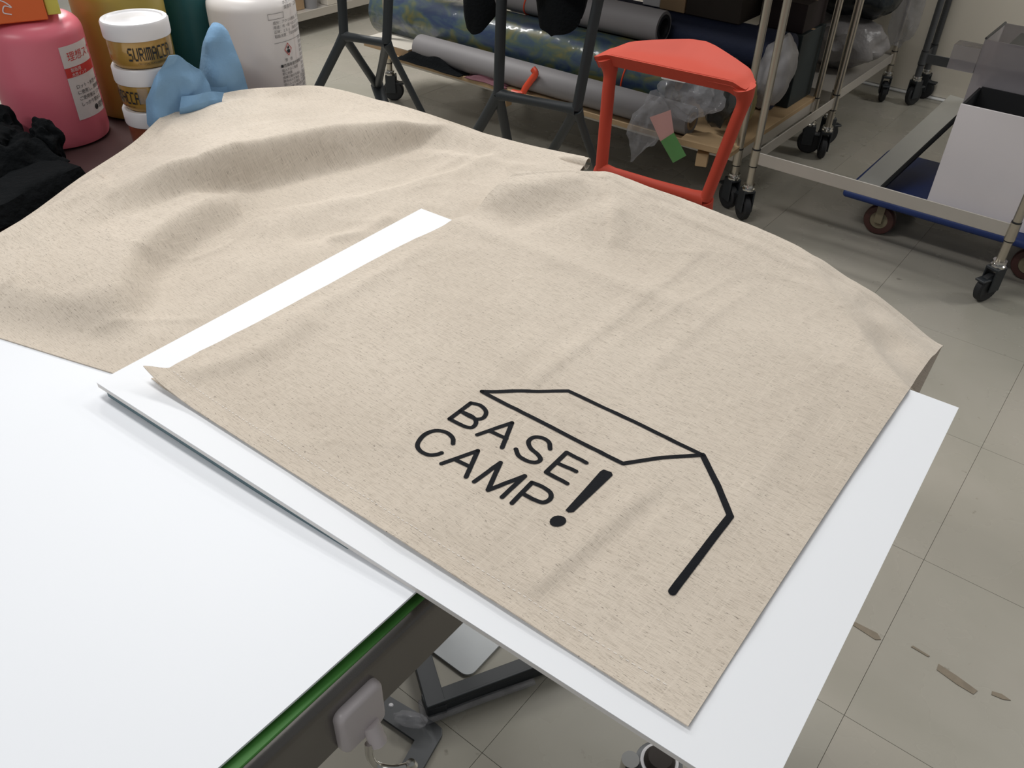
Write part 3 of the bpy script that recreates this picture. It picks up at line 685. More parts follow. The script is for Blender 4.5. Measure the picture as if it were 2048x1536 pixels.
# ------------------------------------------------------------------ hook pad on the table edge
pad = thing('hook_pad', 'white rounded plastic adhesive hook on the steel edge of the table', 'hook', (-0.2515, 0.177, 0.853))
bm = bmesh.new()
b = bmesh.new(); box(b, (0.0, -0.0185, -0.0225), (0.0075, 0.0185, 0.0205), 0.0)
vert_e = [e for e in b.edges if abs(e.verts[0].co.x - e.verts[1].co.x) > 1e-4]
bmesh.ops.bevel(b, geom=vert_e, offset=0.007, segments=5, affect='EDGES', profile=0.5)
front = [e for e in b.edges if e.verts[0].co.x > 0.0074 and e.verts[1].co.x > 0.0074]
bmesh.ops.bevel(b, geom=front, offset=0.004, segments=3, affect='EDGES', profile=0.5)
merge(bm, b); finish('backplate', bm, M_PADP, pad, smooth=True)
bm = bmesh.new(); tube(bm, smooth_path([(0.006, 0.004, -0.012), (0.010, 0.004, -0.022), (0.012, 0.004, -0.028)], 4), [0.0062] * 9, 14)
finish('boss', bm, M_PADP, pad, smooth=True)
bm = bmesh.new(); tube(bm, smooth_path([(0.010, -0.002, -0.024), (0.012, -0.004, -0.036), (0.016, -0.002, -0.046), (0.024, 0.005, -0.050), (0.030, 0.012, -0.050)], 6), 0.0028, 10)
finish('wire_hook', bm, M_CHROME, pad, smooth=True, label='bent chrome wire hook')
bm = bmesh.new(); lathe(bm, [(0, -0.0045), (0.003, -0.004), (0.0045, 0), (0.003, 0.004), (0, 0.0045)], 14, Matrix.Translation((0.031, 0.0135, -0.050)))
finish('ball_tip', bm, M_CHROME, pad, smooth=True)

# ------------------------------------------------------------------ below the table edge
bm = bmesh.new()
pl = []; cr = 0.018; x1, y0 = -0.573, 0.650
for k in range(9):
    a = -PI / 2 + k * PI / 16; pl.append((x1 - cr + cr * math.cos(a), y0 + cr + cr * math.sin(a)))
prism(bm, pl + [(x1, 1.05), (x1 - 0.24, 1.05), (x1 - 0.24, y0)], 0.0005, 0.006)
tag(finish('steel_plate', bm, mat('satin_plate', (0.50, 0.52, 0.53), 0.20, 0.35, var=0.15, scale=12)), 'shiny grey steel plate with rounded corner flat on the floor under the table', 'plate')
fr = thing('angle_frame', 'black L-shaped metal frame wrapped in clear film on the floor under the board', 'frame', (-0.575, 0.545, 0))
d1 = Vector((-0.088, 0.058)).normalized(); d2 = Vector((0.096, 0.178)).normalized()
def arm(bm, d, l, wd, z0, z1, side):
    n2 = Vector((-d.y, d.x)) * side
    poly = [(0, 0), (d.x * l, d.y * l), (d.x * l + n2.x * wd, d.y * l + n2.y * wd), (n2.x * wd, n2.y * wd)]
    prism(bm, poly if side > 0 else poly[::-1], z0, z1, None, 0.0015)
bm = bmesh.new(); arm(bm, d1, 0.24, 0.034, 0.010, 0.034, -1); finish('bar', bm, M_BLACKM, fr)
bm = bmesh.new(); arm(bm, d2, 0.46, 0.034, 0.010, 0.032, 1); finish('bar', bm, M_BLACKM, fr)
bm = bmesh.new(); arm(bm, d2, 0.44, 0.006, 0.032, 0.042, 1); finish('lip', bm, M_BLACKM, fr)
bm = bmesh.new()
tube(bm, smooth_path([(0.01 * 0 - 0.03, 0.016, 0.012), (-0.002, -0.004, 0.012), (0.012, 0.012, 0.012), (0.050, 0.082, 0.013), (0.10, 0.170, 0.012)], 6), 0.0065, 8)
finish('film_edge', bm, M_FILM, fr, smooth=True, label='rolled clear film edge')
sc_ = thing('swivel_caster', 'swivel caster with chrome bracket and white-ringed dark cap, under the overhanging board', 'caster', (-0.205, 0.660, 0), 3.02)
bm = bmesh.new(); lathe(bm, [(0, 0.150), (0.018, 0.148), (0.0235, 0.140), (0.0235, 0.132), (0, 0.132)], 32); finish('cap', bm, M_DARKBOX, sc_, smooth=True)
bm = bmesh.new(); lathe(bm, [(0.0237, 0.132), (0.0285, 0.132), (0.0285, 0.1365), (0.0237, 0.1365), (0.0237, 0.132)], 32); finish('ring', bm, M_WHITEP, sc_, smooth=True, label='white ring')
bm = bmesh.new(); lathe(bm, [(0, 0.112), (0.034, 0.112), (0.036, 0.116), (0.036, 0.128), (0.0288, 0.1315), (0, 0.1315)], 32); finish('bearing', bm, M_DARKGREY, sc_, smooth=True)
bm = bmesh.new(); tube(bm, smooth_path([(0.031, 0.031, 0.140), (0.031, 0.031, 0.100), (0.028, 0.030, 0.050)], 5), 0.0135, 20); finish('bracket', bm, M_CHROME, sc_, smooth=True)
bm = bmesh.new(); lathe(bm, [(0, -0.014), (0.042, -0.014), (0.048, -0.009), (0.048, 0.009), (0.042, 0.014), (0, 0.014)], 28, Matrix.Translation((0.023, 0.068, 0.048)) @ Matrix.Rotation(PI / 2, 4, 'Y')); finish('wheel', bm, M_RUBBER, sc_, smooth=True)
fp = thing('foot_plate', 'dark grey L-shaped steel plate with a rivet on the floor under the table edge', 'plate', (-0.545, 0.520, 0))
FPP = [(-0.74, 0.525), (-0.668, 0.534), (-0.559, 0.549), (-0.545, 0.548), (-0.537, 0.539), (-0.524, 0.481), (-0.515, 0.43), (-0.55, 0.43), (-0.558, 0.47), (-0.566, 0.505), (-0.640, 0.498), (-0.74, 0.488)]
bm = bmesh.new(); prism(bm, [(x + 0.545, y - 0.520) for x, y in FPP], 0.0005, 0.007, None, 0.0015)
finish('plate', bm, M_DARKGREY, fp)
bm = bmesh.new(); lathe(bm, [(0, 0.0095), (0.003, 0.009), (0.0045, 0.007), (0.0045, 0.005), (0, 0.005)], 16, Matrix.Translation((-0.098, 0.004, 0)))
finish('rivet', bm, M_WHITEP, fp, smooth=True)
bm = bmesh.new(); bmesh.ops.create_icosphere(bm, subdivisions=4, radius=1)
for v in bm.verts:
    k = 1 + 0.22 * noise.noise(v.co * 1.8); v.co = Vector((v.co.x * 0.030 * k, v.co.y * 0.013 * k, 0.014 + v.co.z * 0.012 * k))
tag(finish('plastic_scrap', bm, M_FILM, None, (-0.590, 0.520, 0.010), 0.45, True), 'crumpled clear plastic scrap on the floor beside the grey foot plate', 'plastic')

# ------------------------------------------------------------------ ink bottles and jars on the table
def bottle(name, label, loc, R, H, m, neck=0.55, capm=None):
    t = thing(name, label, 'bottle', loc)
    prof = [(0, 0.0), (R - 0.008, 0.0), (R - 0.002, 0.003), (R, 0.010)]
    prof += [(R, H * 0.4), (R, H - 0.022)]
    prof += [(R - 0.020 * (1 - math.cos(a)), H - 0.022 + 0.020 * math.sin(a)) for a in [PI / 12 * k for k in range(1, 6)]]
    prof += [(R * neck, H + 0.008), (R * neck, H + 0.016), (0, H + 0.016)] if capm else [(R * neck, H), (0, H)]
    bm = bmesh.new(); lathe(bm, prof, 56); finish('body', bm, m, t, smooth=True)
    if not capm: return t
    bm = bmesh.new(); rc = R * neck + 0.004
    lathe(bm, [(0, H + 0.012), (rc, H + 0.012), (rc, H + 0.036), (rc - 0.003, H + 0.040), (0, H + 0.040)], 48)
    finish('cap', bm, capm or M_WHITEP, t, smooth=True)
    return t
BOT = 'ink bottles at the left end of the table'
pink = bottle('ink_bottle', 'pink ink bottle with a white and red label, at the left edge of the photo', (-1.168, 0.507, TT), 0.0605, 0.158, M_PINKINK, 0.55, None)
yellow = bottle('ink_bottle', 'yellow ink bottle standing behind the pink bottle and the jars', (-1.185, 0.640, TT), 0.060, 0.180, M_YELINK, 0.55, M_YELINK)
teal = bottle('ink_bottle', 'dark teal ink bottle between the yellow bottle and the milky white one', (-1.205, 0.750, TT), 0.045, 0.190, M_TEALINK, 0.55, M_TEALINK)
white = bottle('ink_bottle', 'milky white bottle with printed warning text beside the blue paper towel', (-1.105, 0.800, TT), 0.0635, 0.150, M_WHITEINK, 0.6, M_WHITEP)
for o in (pink, yellow, teal, white): o['group'] = BOT
def label_part(t, R, a_deg, z0, w_, h_, m, name='label', grow=0.0005, x0=0.0, lab=None):
    b = rect_bm(x0 - w_ / 2, 0, x0 + w_ / 2, h_, 14); wrap(b, R, math.radians(a_deg), z0, grow)
    return finish(name, b, m, t, smooth=True, label=lab)
def text_part(t, R, a_deg, z0, s, size, m, x0=0.0, name='lettering', grow=0.0009, shear=None):
    b = text_bm(s, size)
    for v in b.verts: v.co.x += x0
    wrap(b, R, math.radians(a_deg), z0, grow); return finish(name, b, m, t)
# label of the pink bottle
PA = 24.0
lb = label_part(pink, 0.0605, PA, 0.036, 0.052, 0.092, M_LABEL, lab='white paper label with red band')
label_part(lb, 0.0605, PA, 0.090, 0.052, 0.012, M_REDPRINT, 'red_band', 0.0008)
text_part(lb, 0.0605, PA, 0.110, '理想スクリーン', 0.0125, M_REDPRINT, -0.019)
text_part(lb, 0.0605, PA, 0.0965, '製版用', 0.0055, M_LABEL, -0.019, grow=0.0012)
text_part(lb, 0.0605, PA, 0.0910, '水性インク', 0.0050, M_LABEL, -0.019, grow=0.0012)
for k, s in enumerate(('ロット・水性ペースト', 'に使用し、開封後は', 'ご使用後は（フタを', 'しっかり閉める')):
    text_part(lb, 0.0605, PA, 0.075 - k * 0.0075, s, 0.0058, M_BLACKPRINT, -0.018)
text_part(lb, 0.0605, PA, 0.042, '❶理想', 0.0085, M_BLACKPRINT, 0.002)
# print on the milky bottle
WA = 2.0
def wtext(z, s, size, x0, m=M_GREYPRINT): text_part(white, 0.0635, WA, z, s, size, m, x0)
wtext(0.137, '水性バインダー', 0.0060, 0.004); wtext(0.130, '業務用・工業用', 0.0060, 0.006)
def frame_part(x0, z0, x1, z1, tck, m):
    b = bmesh.new()
    for r in ((x0, z0, x1, z0 + tck), (x0, z1 - tck, x1, z1), (x0, z0, x0 + tck, z1), (x1 - tck, z0, x1, z1)): rect_bm(r[0], r[1], r[2], r[3], 6, b)
    wrap(b, 0.0635, math.radians(WA), 0, 0.0009); finish('print_frame', b, m, white)
frame_part(-0.022, 0.119, 0.004, 0.127, 0.0005, M_GREYPRINT)
for k, s in enumerate(('成分：アクリル樹脂、水、顔料、添加剤', '用途：布・紙へのスクリーン印刷用', '正味：１ｋｇ　保管は冷暗所で', '取扱注意：下記の事項をお守り下さい')):
    wtext(0.1125 - k * 0.0062, s, 0.0050, -0.016)
b = rect_bm(-0.018, 0.0865, 0.040, 0.0870, 12); wrap(b, 0.0635, math.radians(WA), 0, 0.0009); finish('print_line', b, M_GREYPRINT, white)
b = bmesh.new(); c0, r0, r1 = (0.004, 0.0750), 0.0092, 0.0076                # hazard diamond
pts = [(0, 1), (0.78, 0), (0, -1), (-0.78, 0)]
for k in range(4):
    p, q = pts[k], pts[(k + 1) % 4]
    b.faces.new([b.verts.new((c0[0] + a[0] * r, c0[1] + a[1] * r, 0)) for a, r in ((p, r0), (q, r0), (q, r1), (p, r1))])
wrap(b, 0.0635, math.radians(WA), 0, 0.0010); finish('hazard_diamond', b, M_REDPRINT, white, label='red hazard diamond')
b = bmesh.new()
for poly in ([(-0.0020, -0.0050), (0.0024, -0.0050), (0.0032, -0.0014), (0.0008, 0.0004), (-0.0030, -0.0014)], [(-0.0014, 0.0010), (0.0012, 0.0006), (0.0020, 0.0030), (0.0004, 0.0048), (-0.0016, 0.0030)]):
    b.faces.new([b.verts.new((c0[0] + x, c0[1] + y, 0)) for x, y in poly])
wrap(b, 0.0635, math.radians(WA), 0, 0.0010); finish('hazard_symbol', b, M_BLACKPRINT, white)
wtext(0.0590, '警　告', 0.0050, -0.004); wtext(0.0515, '■危険有害性情報', 0.0054, -0.013, M_BLACKPRINT)
for k, s in enumerate(('吸入すると有害', '眼に刺激', '皮膚に触れた時は', '飲み込んだ場合、直ちに医師の診察', '目に入った場合、水で数分間洗う', '気分が悪い時は医師の診断を', '子供の手の届かない所に', '使用後は密栓し、冷暗所に保管')):
    wtext(0.0455 - k * 0.0052, s, 0.0046, -0.012)
for k in range(12): wtext(0.083 - k * 0.0062, '取扱上の注意', 0.0048, 0.032)
label_part(white, 0.0635, WA + 20, 0.020, 0.0012, 0.11, M_WHITEINK, 'mould_seam', 0.0008)

# the three-jar stack
PIX = {'S': ['01111', '10000', '10000', '01110', '00001', '00001', '11110'], 'U': ['10001'] * 6 + ['01110'], 'R': ['11110', '10001', '10001', '11110', '10100', '10010', '10001'],
       'I': ['1'] * 7, 'M': ['11111', '10101', '10101', '10101', '10101', '10101', '10101'], 'A': ['01110', '10001', '10001', '11111', '10001', '10001', '10001'], 'C': ['01111', '10000', '10000', '10000', '10000', '10000', '01111']}
def pixel_text(s, h):
    bm = bmesh.new(); p = h / 7; x = 0
    for ch in s:
        g = PIX[ch]
        for r, row in enumerate(g):
            for c, q in enumerate(row):
                if q == '1': rect_bm(x + c * p * 0.50, (6 - r) * p, x + (c + 1) * p * 0.50, (7 - r) * p, 1, bm)
        x += (len(g[0]) + 1) * p * 0.50
    for v in bm.verts: v.co.x -= x / 2
    return bm
JH = 0.0540
def jar(label, loc, m, ang_deg):
    t = thing('ink_jar', label, 'jar', loc, 0, 'stack of three ink jars')
    bm = bmesh.new(); lathe(bm, [(0, 0.0), (0.034, 0.0), (0.0365, 0.003), (0.0380, 0.010), (0.0383, 0.028), (0.0380, 0.033), (0.0355, 0.035), (0.0355, 0.048), (0, 0.048)], 48)
    finish('body', bm, m, t, smooth=True)
    bm = bmesh.new(); lathe(bm, [(0, 0.0335), (0.0400, 0.0335), (0.0405, 0.0355), (0.0405, 0.0512), (0.0390, 0.0535), (0.0345, 0.0535), (0.0330, 0.0520), (0.0140, 0.0520), (0.0130, 0.0526), (0, 0.0526)], 56)
    finish('lid', bm, M_WHITEP, t, smooth=True, label='white screw lid')
    b = pixel_text('SURIMACCA', 0.0155)
    wrap(b, 0.0383, math.radians(ang_deg), 0.0110, 0.0008); finish('lettering', b, M_BLACKPRINT, t)
    b = text_bm('ORIGINAL SILKSCREEN INK', 0.0030)
    for v in b.verts: v.co.x -= 0.018
    wrap(b, 0.0383, math.radians(ang_deg), 0.0065, 0.0008); finish('small_print', b, M_DARKBOX, t)
    return t
jx, jy = -1.046, 0.581
jar('copper ink jar with white lid, lowest of the three stacked jars', (jx, jy, TT), M_COPPER, 150)
j2 = jar('gold ink jar with white lid, middle of the three stacked jars', (jx, jy, TT + JH), M_GOLD, -93)
jar('gold ink jar lettered SURIMACCA, topmost of the three stacked jars', (jx, jy, TT + 2 * JH), M_GOLD, -13)
b = rect_bm(-0.006, 0.012, 0.006, 0.032, 6); wrap(b, 0.0383, math.radians(-45), 0, 0.0012); finish('sticker', b, M_FILM, j2, label='clear peeling tape')

# orange carton on the pink bottle
ob = thing('orange_carton', 'orange snack carton with white script lying on top of the pink bottle', 'carton', (-1.1616, 0.492, 1.0555), math.radians(-23))
bm = bmesh.new(); box(bm, (-0.030, -0.085, 0.0), (0.034, 0.034, 0.060), 0.0012, 1); finish('box', bm, M_ORBOX, ob)
bm = bmesh.new(); box(bm, (-0.026, 0.0345, 0.004), (0.030, 0.050, 0.056), 0.001, 1); finish('end_flap', bm, M_YELCARD, ob, label='yellow and beige end flap')
def script_part(pts, wd, nm):
    bm = bmesh.new(); q = smooth_path([(0.0345, y, z) for y, z in pts], 6); tube(bm, q, wd, 6); finish(nm, bm, M_WHITEP, ob, smooth=True)
script_part([(-0.004, 0.010), (-0.012, 0.013), (-0.009, 0.020), (-0.002, 0.018), (-0.007, 0.024), (-0.013, 0.028), (-0.004, 0.030), (-0.010, 0.036), (-0.004, 0.040)], 0.0007, 'script_lettering')
script_part([(-0.030, 0.012), (-0.034, 0.016), (-0.028, 0.020), (-0.034, 0.024), (-0.028, 0.028), (-0.034, 0.033)], 0.0006, 'script_lettering')
script_part([(-0.068, 0.012), (-0.074, 0.016), (-0.068, 0.020), (-0.074, 0.026), (-0.068, 0.032)], 0.0016, 'script_lettering')
bm = bmesh.new(); box(bm, (0.0338, -0.058, 0.022), (0.0346, -0.046, 0.040), 0.0003, 1); finish('pale_spot', bm, M_LABEL, ob)

# black cloth heap
def heap(name, label, cat, loc, sx, sy, sz, m, seed, fold=0.5, rotz=0.0):
    bm = bmesh.new(); bmesh.ops.create_icosphere(bm, subdivisions=5, radius=1)
    for v in bm.verts:
        p = v.co.copy(); n1 = noise.noise(p * 1.6 + Vector((seed, 0, 0))); n2 = abs(noise.noise(p * 3.4 + Vector((0, seed, 0))))
        k = 1 + fold * (0.55 * n1 + 0.5 * (0.35 - n2))
        z = p.z * sz * k if p.z > 0 else p.z * 0.02
        v.co = Vector((p.x * sx * k, p.y * sy * k, max(0.001, z + 0.02 * 0)))
    return tag(finish(name, bm, m, None, loc, rotz, True), label, cat)
cl = thing('black_cloth', 'bunched black cloth in front of the pink bottle at the left edge', 'cloth', (-1.07, 0.385, TT))
def slab_fn(u, v):
    # folded lower layers: corners near the bag edge and at the bottle's foot
    P = [Vector((-1.16, 0.200, 0)), Vector((-0.947, 0.270, 0)), Vector((-0.994, 0.450, 0)), Vector((-1.18, 0.42, 0))]
    p = (P[0].lerp(P[1], u)).lerp(P[3].lerp(P[2], u), v); e = min(u, 1 - u, v, 1 - v)
    p.x += 1.07; p.y -= 0.385
    p.z = 0.003 + 0.024 * smooth01(0, 0.05, e) + 0.004 * noise.noise((u * 3, v * 4, 2)) + 0.003 * math.sin(v * 9 + u * 2) * smooth01(0, 0.1, e)
    return p
finish('folded_layer', sheet_solid(slab_fn, 50, 50, 0.002), M_BLACKCLOTH, cl, smooth=True)
def cloth_fn(u, v):
    x = -0.075 + u * 0.115; y = -0.075 + v * 0.135; e = min(u, 1 - u, v, 1 - v)
    z = 0.022 + 0.026 * smooth01(0, 0.18, e) + 0.010 * noise.noise((u * 4, v * 5, 2.0)) * smooth01(0, 0.15, e) + 0.012 * abs(noise.noise((u * 7, v * 6, 7.0)))
    return Vector((x + 0.008 * noise.noise((u * 3, v * 5, 1)), y + 0.010 * noise.noise((u * 5, v * 3, 4)), max(0.020, z)))
finish('folds', sheet_solid(cloth_fn, 60, 60, 0.0018), M_BLACKCLOTH, cl, smooth=True)
def lump(nm, c, sx, sy, sz, seed):
    bm = bmesh.new(); bmesh.ops.create_icosphere(bm, subdivisions=5, radius=1)
    for v in bm.verts:
        p = v.co.copy(); k = 1 + 0.45 * noise.noise(p * 1.5 + Vector((seed, 0, 0))) + 0.30 * (0.4 - abs(noise.noise(p * 2.6 + Vector((0, seed, 0))))) 
        v.co = Vector((c[0] + p.x * sx * k, c[1] + p.y * sy * k, c[2] + p.z * sz * k))
    finish(nm, bm, M_BLACKCLOTH, cl, smooth=True)
lump('gather', (-0.052, 0.030, 0.042), 0.022, 0.020, 0.028, 3.3)
lump('gather', (-0.002, 0.058, 0.036), 0.022, 0.016, 0.024, 8.1)
lump('gather', (-0.020, 0.012, 0.040), 0.036, 0.030, 0.022, 5.2)
lump('gather', (-0.045, -0.030, 0.038), 0.045, 0.035, 0.020, 1.7)

# blue paper towel: a bent sheet in two standing folds
tw = thing('paper_towel', 'crumpled light blue paper towel standing between the jars and the milky bottle', 'towel', (-1.030, 0.660, TT))
def loft(rows, nu, nv, th=0.0009):
    R = [smooth_path(r, nu) for r in rows]
    def f(u, v):
        t = v * (len(R) - 1); i = min(int(t), len(R) - 2); k = t - i; n = len(R[0]) - 1; q = u * n; j = min(int(q), n - 1); m_ = q - j
        A = R[i][j].lerp(R[i][j + 1], m_); B = R[i + 1][j].lerp(R[i + 1][j + 1], m_)
        p = A.lerp(B, k); p += Vector((0.87, -0.49, 0)) * (0.017 * abs(noise.noise(p * 27 + Vector((3, 1, 0)))) + 0.003 * noise.noise(p * 50))
        return p
    return sheet_solid(f, 36, 24, th)
EX = Vector((0.786, 0.618, 0)); EY = Vector((-0.618, 0.786, 0))
def tf(rows): return [[tuple(EX * a + EY * b + Vector((0, 0, z))) for a, b, z in r] for r in rows]
finish('fold', loft(tf([[(-0.024, -0.012, 0.0), (0.000, -0.034, 0.0), (0.032, -0.026, 0.0), (0.052, 0.006, 0.0)],
                     [(-0.020, -0.006, 0.045), (0.000, -0.026, 0.045), (0.030, -0.020, 0.045), (0.049, 0.006, 0.045)],
                     [(-0.010, 0.000, 0.090), (0.004, -0.016, 0.092), (0.026, -0.014, 0.092), (0.044, 0.006, 0.088)],
                     [(0.000, 0.004, 0.120), (0.008, -0.008, 0.124), (0.026, -0.008, 0.123), (0.038, 0.005, 0.116)],
                     [(0.006, 0.008, 0.132), (0.012, 0.000, 0.137), (0.025, 0.000, 0.138), (0.034, 0.008, 0.130)],
                     [(0.012, 0.010, 0.137), (0.016, 0.006, 0.141), (0.023, 0.006, 0.141), (0.028, 0.010, 0.137)]]), 6, 10), M_BLUETOWEL, tw, smooth=True)
finish('fold', loft(tf([[(-0.040, -0.106, 0.010), (-0.022, -0.104, 0.008), (0.000, -0.078, 0.005), (0.012, -0.040, 0.005)],
                     [(-0.056, -0.102, 0.045), (-0.034, -0.106, 0.040), (-0.004, -0.080, 0.034), (0.012, -0.036, 0.034)],
                     [(-0.052, -0.098, 0.074), (-0.034, -0.102, 0.080), (-0.006, -0.076, 0.082), (0.010, -0.034, 0.075)],
                     [(-0.036, -0.096, 0.100), (-0.026, -0.096, 0.108), (-0.010, -0.076, 0.106), (0.004, -0.040, 0.095)],
                     [(-0.018, -0.088, 0.122), (-0.014, -0.086, 0.127), (-0.006, -0.074, 0.122), (0.000, -0.058, 0.106)]]), 6, 10), M_BLUETOWEL, tw, smooth=True)
finish('fold', loft(tf([[(-0.014, -0.100, 0.030), (0.004, -0.084, 0.030), (0.026, -0.060, 0.035)],
                     [(-0.012, -0.098, 0.064), (0.006, -0.080, 0.066), (0.030, -0.056, 0.062)],
                     [(-0.010, -0.088, 0.076), (0.010, -0.070, 0.076), (0.032, -0.050, 0.070)]]), 6, 10), M_BLUETOWEL, tw, smooth=True)

# ------------------------------------------------------------------ bar stools
def stool(name, label, m, nl, nr, feet, inner=None, seat_c=None, seat_z=0.77, group=None, cw=0.37):
    mid = (Vector(nl) + Vector(nr)) / 2
    t = thing(name, label, 'stool', (mid.x, mid.y, 0), 0, group)
    o_ = Vector((mid.x, mid.y, 0)); L_ = Vector(nl) - o_; R_ = Vector(nr) - o_
    ax = (R_ - L_); ax.z = 0; wid = ax.length; ax.normalize(); ay = Vector((-ax.y, ax.x, 0))
    def pt(a, b_, z): return ax * a + ay * b_ + Vector((0, 0, z))
    # seat: flat-fronted saddle running back to a blunt point, its front edge turned down
    k_ = cw / 0.37
    BACK = [(-1, 0.075), (-0.92, 0.098), (-0.62, 0.150), (-0.2, 0.205), (0.0, 0.208), (0.16, 0.192), (0.5, 0.145), (0.86, 0.095), (1, 0.060)]
    def seat_fn(u, v):
        a = u * 2 - 1; x = a * cw / 2; yb = lerp_curve(BACK, a) * k_
        drop = 0.010 * smooth01(0.80, 1.0, abs(a))
        if v < 0.2:
            q = v / 0.2; ins = 0.010 * (1 - q)
            return pt(x * (1 - 0.05 * (1 - q)), ins, seat_z - 0.004 - drop - 0.026 * (1 - q))
        q = (v - 0.2) / 0.8
        z = seat_z - 0.004 - 0.012 * math.sin(PI * q) * (1 - a * a) + 0.010 * smooth01(0.55, 1.0, q) * (1 - a * a) - drop
        return pt(x, q * yb, z)
    finish('seat', sheet_solid(seat_fn, 36, 30, 0.010), m, t, smooth=True)
    for s, N_ in ((-1, L_), (1, R_)):
        bm = bmesh.new()
        A0 = pt(s * (cw / 2 - 0.026 if s < 0 else cw / 2 - 0.010), 0.020, seat_z - 0.016); A1 = pt(s * (cw / 2 - (0.034 if s < 0 else 0.006)), 0.022, seat_z - 0.045)
        q = smooth_path([A0, A1, A1.lerp(N_, 0.20), A1.lerp(N_, 0.6), N_], 6)
        rr = [0.017 + 0.011 * max(0, 1 - i / 8) for i in range(len(q))]
        tube(bm, q, rr, 16, True, (1.1, 0.8)); finish('upright', bm, m, t, smooth=True)
    bm = bmesh.new(); tube(bm, [L_, L_.lerp(R_, 0.12), L_.lerp(R_, 0.5), L_.lerp(R_, 0.88), R_], [0.020, 0.0150, 0.0135, 0.0150, 0.020], 12)
    finish('footrest', bm, m, t, smooth=True)
    fl, fm, frr = [Vector(f) - o_ for f in feet]
    for a, b_, r0 in ((L_, fl, 0.0165), (R_, frr, 0.0125)):
        bm = bmesh.new(); tube(bm, [a, a.lerp(b_, 0.08), a.lerp(b_, 0.5), b_], [0.019, r0, r0 * 0.95, r0 * 0.9], 12); finish('leg', bm, m, t, smooth=True)
    J = Vector(inner) - o_ if inner else fm
    for a in (L_, R_):
        bm = bmesh.new(); tube(bm, [a, a.lerp(J, 0.08), a.lerp(J, 0.5), J], [0.019, 0.0155, 0.0145, 0.016], 12); finish('leg', bm, m, t, smooth=True)
    if inner:
        bm = bmesh.new(); tube(bm, [J + (J - fm) * 0.02, J.lerp(fm, 0.5), fm], [0.026, 0.022, 0.015], 12); finish('foot', bm, m, t, smooth=True)
    return t
stool('bar_stool', 'orange-red cast bar stool in the middle background, in front of the steel rack', M_RED, (-1.030, 1.700, 0.49), (-0.752, 1.720, 0.49),
      ((-1.26, 1.80, 0), (-1.05, 1.98, 0), (-0.72, 1.92, 0)))
G_ST = 'black cast bar stools'
stool('bar_stool', 'black cast bar stool nearest the milky white bottle', M_STOOLB, (-2.341, 2.059, 0.49), (-2.173, 2.100, 0.49),
      ((-2.59, 1.89, 0), (-2.18, 2.16, 0), (-2.10, 2.32, 0)), (-2.515, 2.364, 0.20), None, 0.84, G_ST, 0.24)
stool('bar_stool', 'black cast bar stool with a black jacket over it, beside the red stool', M_STOOLB, (-1.565, 1.957, 0.49), (-1.316, 2.006, 0.49),
      ((-1.885, 1.99, 0), (-1.67, 2.22, 0), (-1.30, 2.29, 0)), None, None, 0.84, G_ST, 0.33)
# jacket hanging over that stool
jk = thing('black_jacket', 'black jacket draped over the seat of the second black stool', 'jacket', (-1.53, 2.07, 0.86))
def lobe(cx, wd, drop, seed, y0):
    def f(u, v):
        a = u * PI - PI / 2
        x = cx + wd * (u - 0.5) * (1 - 0.35 * v * v); y = y0 - 0.03 + 0.06 * math.cos(a) * -0.6 + 0.02 * noise.noise((u * 3, v * 2, seed))
        z = 0.02 - v * drop * (0.75 + 0.25 * math.sin(PI * u)) + 0.008 * noise.noise((u * 4, seed, v * 4))
        return Vector((x, y, z))
    return sheet_solid(f, 24, 20, 0.02)
finish('sleeve', lobe(-0.145, 0.11, 0.24, 2.0, -0.02), M_BLACKCLOTH, jk, smooth=True)
finish('body', lobe(0.095, 0.20, 0.215, 6.0, 0.04), M_BLACKCLOTH, jk, smooth=True)
bm = bmesh.new(); box(bm, (-0.20, -0.06, -0.012), (0.19, 0.14, 0.028), 0.012, 3); finish('back', bm, M_BLACKCLOTH, jk, smooth=True)

# ------------------------------------------------------------------ steel racks
def caster(parent, x, y, ang_, z_top=0.135):
    r = link('caster', None, parent, (x, y, 0), ang_)
    bm = bmesh.new(); lathe(bm, [(0, z_top), (0.020, z_top), (0.021, z_top - 0.006), (0.017, z_top - 0.010), (0.022, z_top - 0.014), (0.022, z_top - 0.020), (0, z_top - 0.022)], 20)
    finish('stem_ring', bm, M_CHROME, r, smooth=True)
    bm = bmesh.new()
    for s in (-1, 1): box(bm, (-0.020, s * 0.018 - 0.0025, 0.035), (0.026, s * 0.018 + 0.0025, 0.115), 0.002, 1)
    box(bm, (-0.020, -0.02, 0.106), (0.026, 0.02, 0.116), 0.002, 1); finish('fork', bm, M_BLACKM, r)
    bm = bmesh.new(); lathe(bm, [(0, -0.013), (0.040, -0.013), (0.046, -0.008), (0.046, 0.008), (0.040, 0.013), (0, 0.013)], 26, Matrix.Translation((0.012, 0, 0.046)) @ Matrix.Rotation(PI / 2, 4, 'X'))
    finish('wheel', bm, M_RUBBER, r, smooth=True)
    bm = bmesh.new(); box(bm, (0.020, -0.016, 0.075), (0.062, 0.016, 0.083), 0.002, 1); finish('brake_pedal', bm, M_BLACKM, r)
    return r
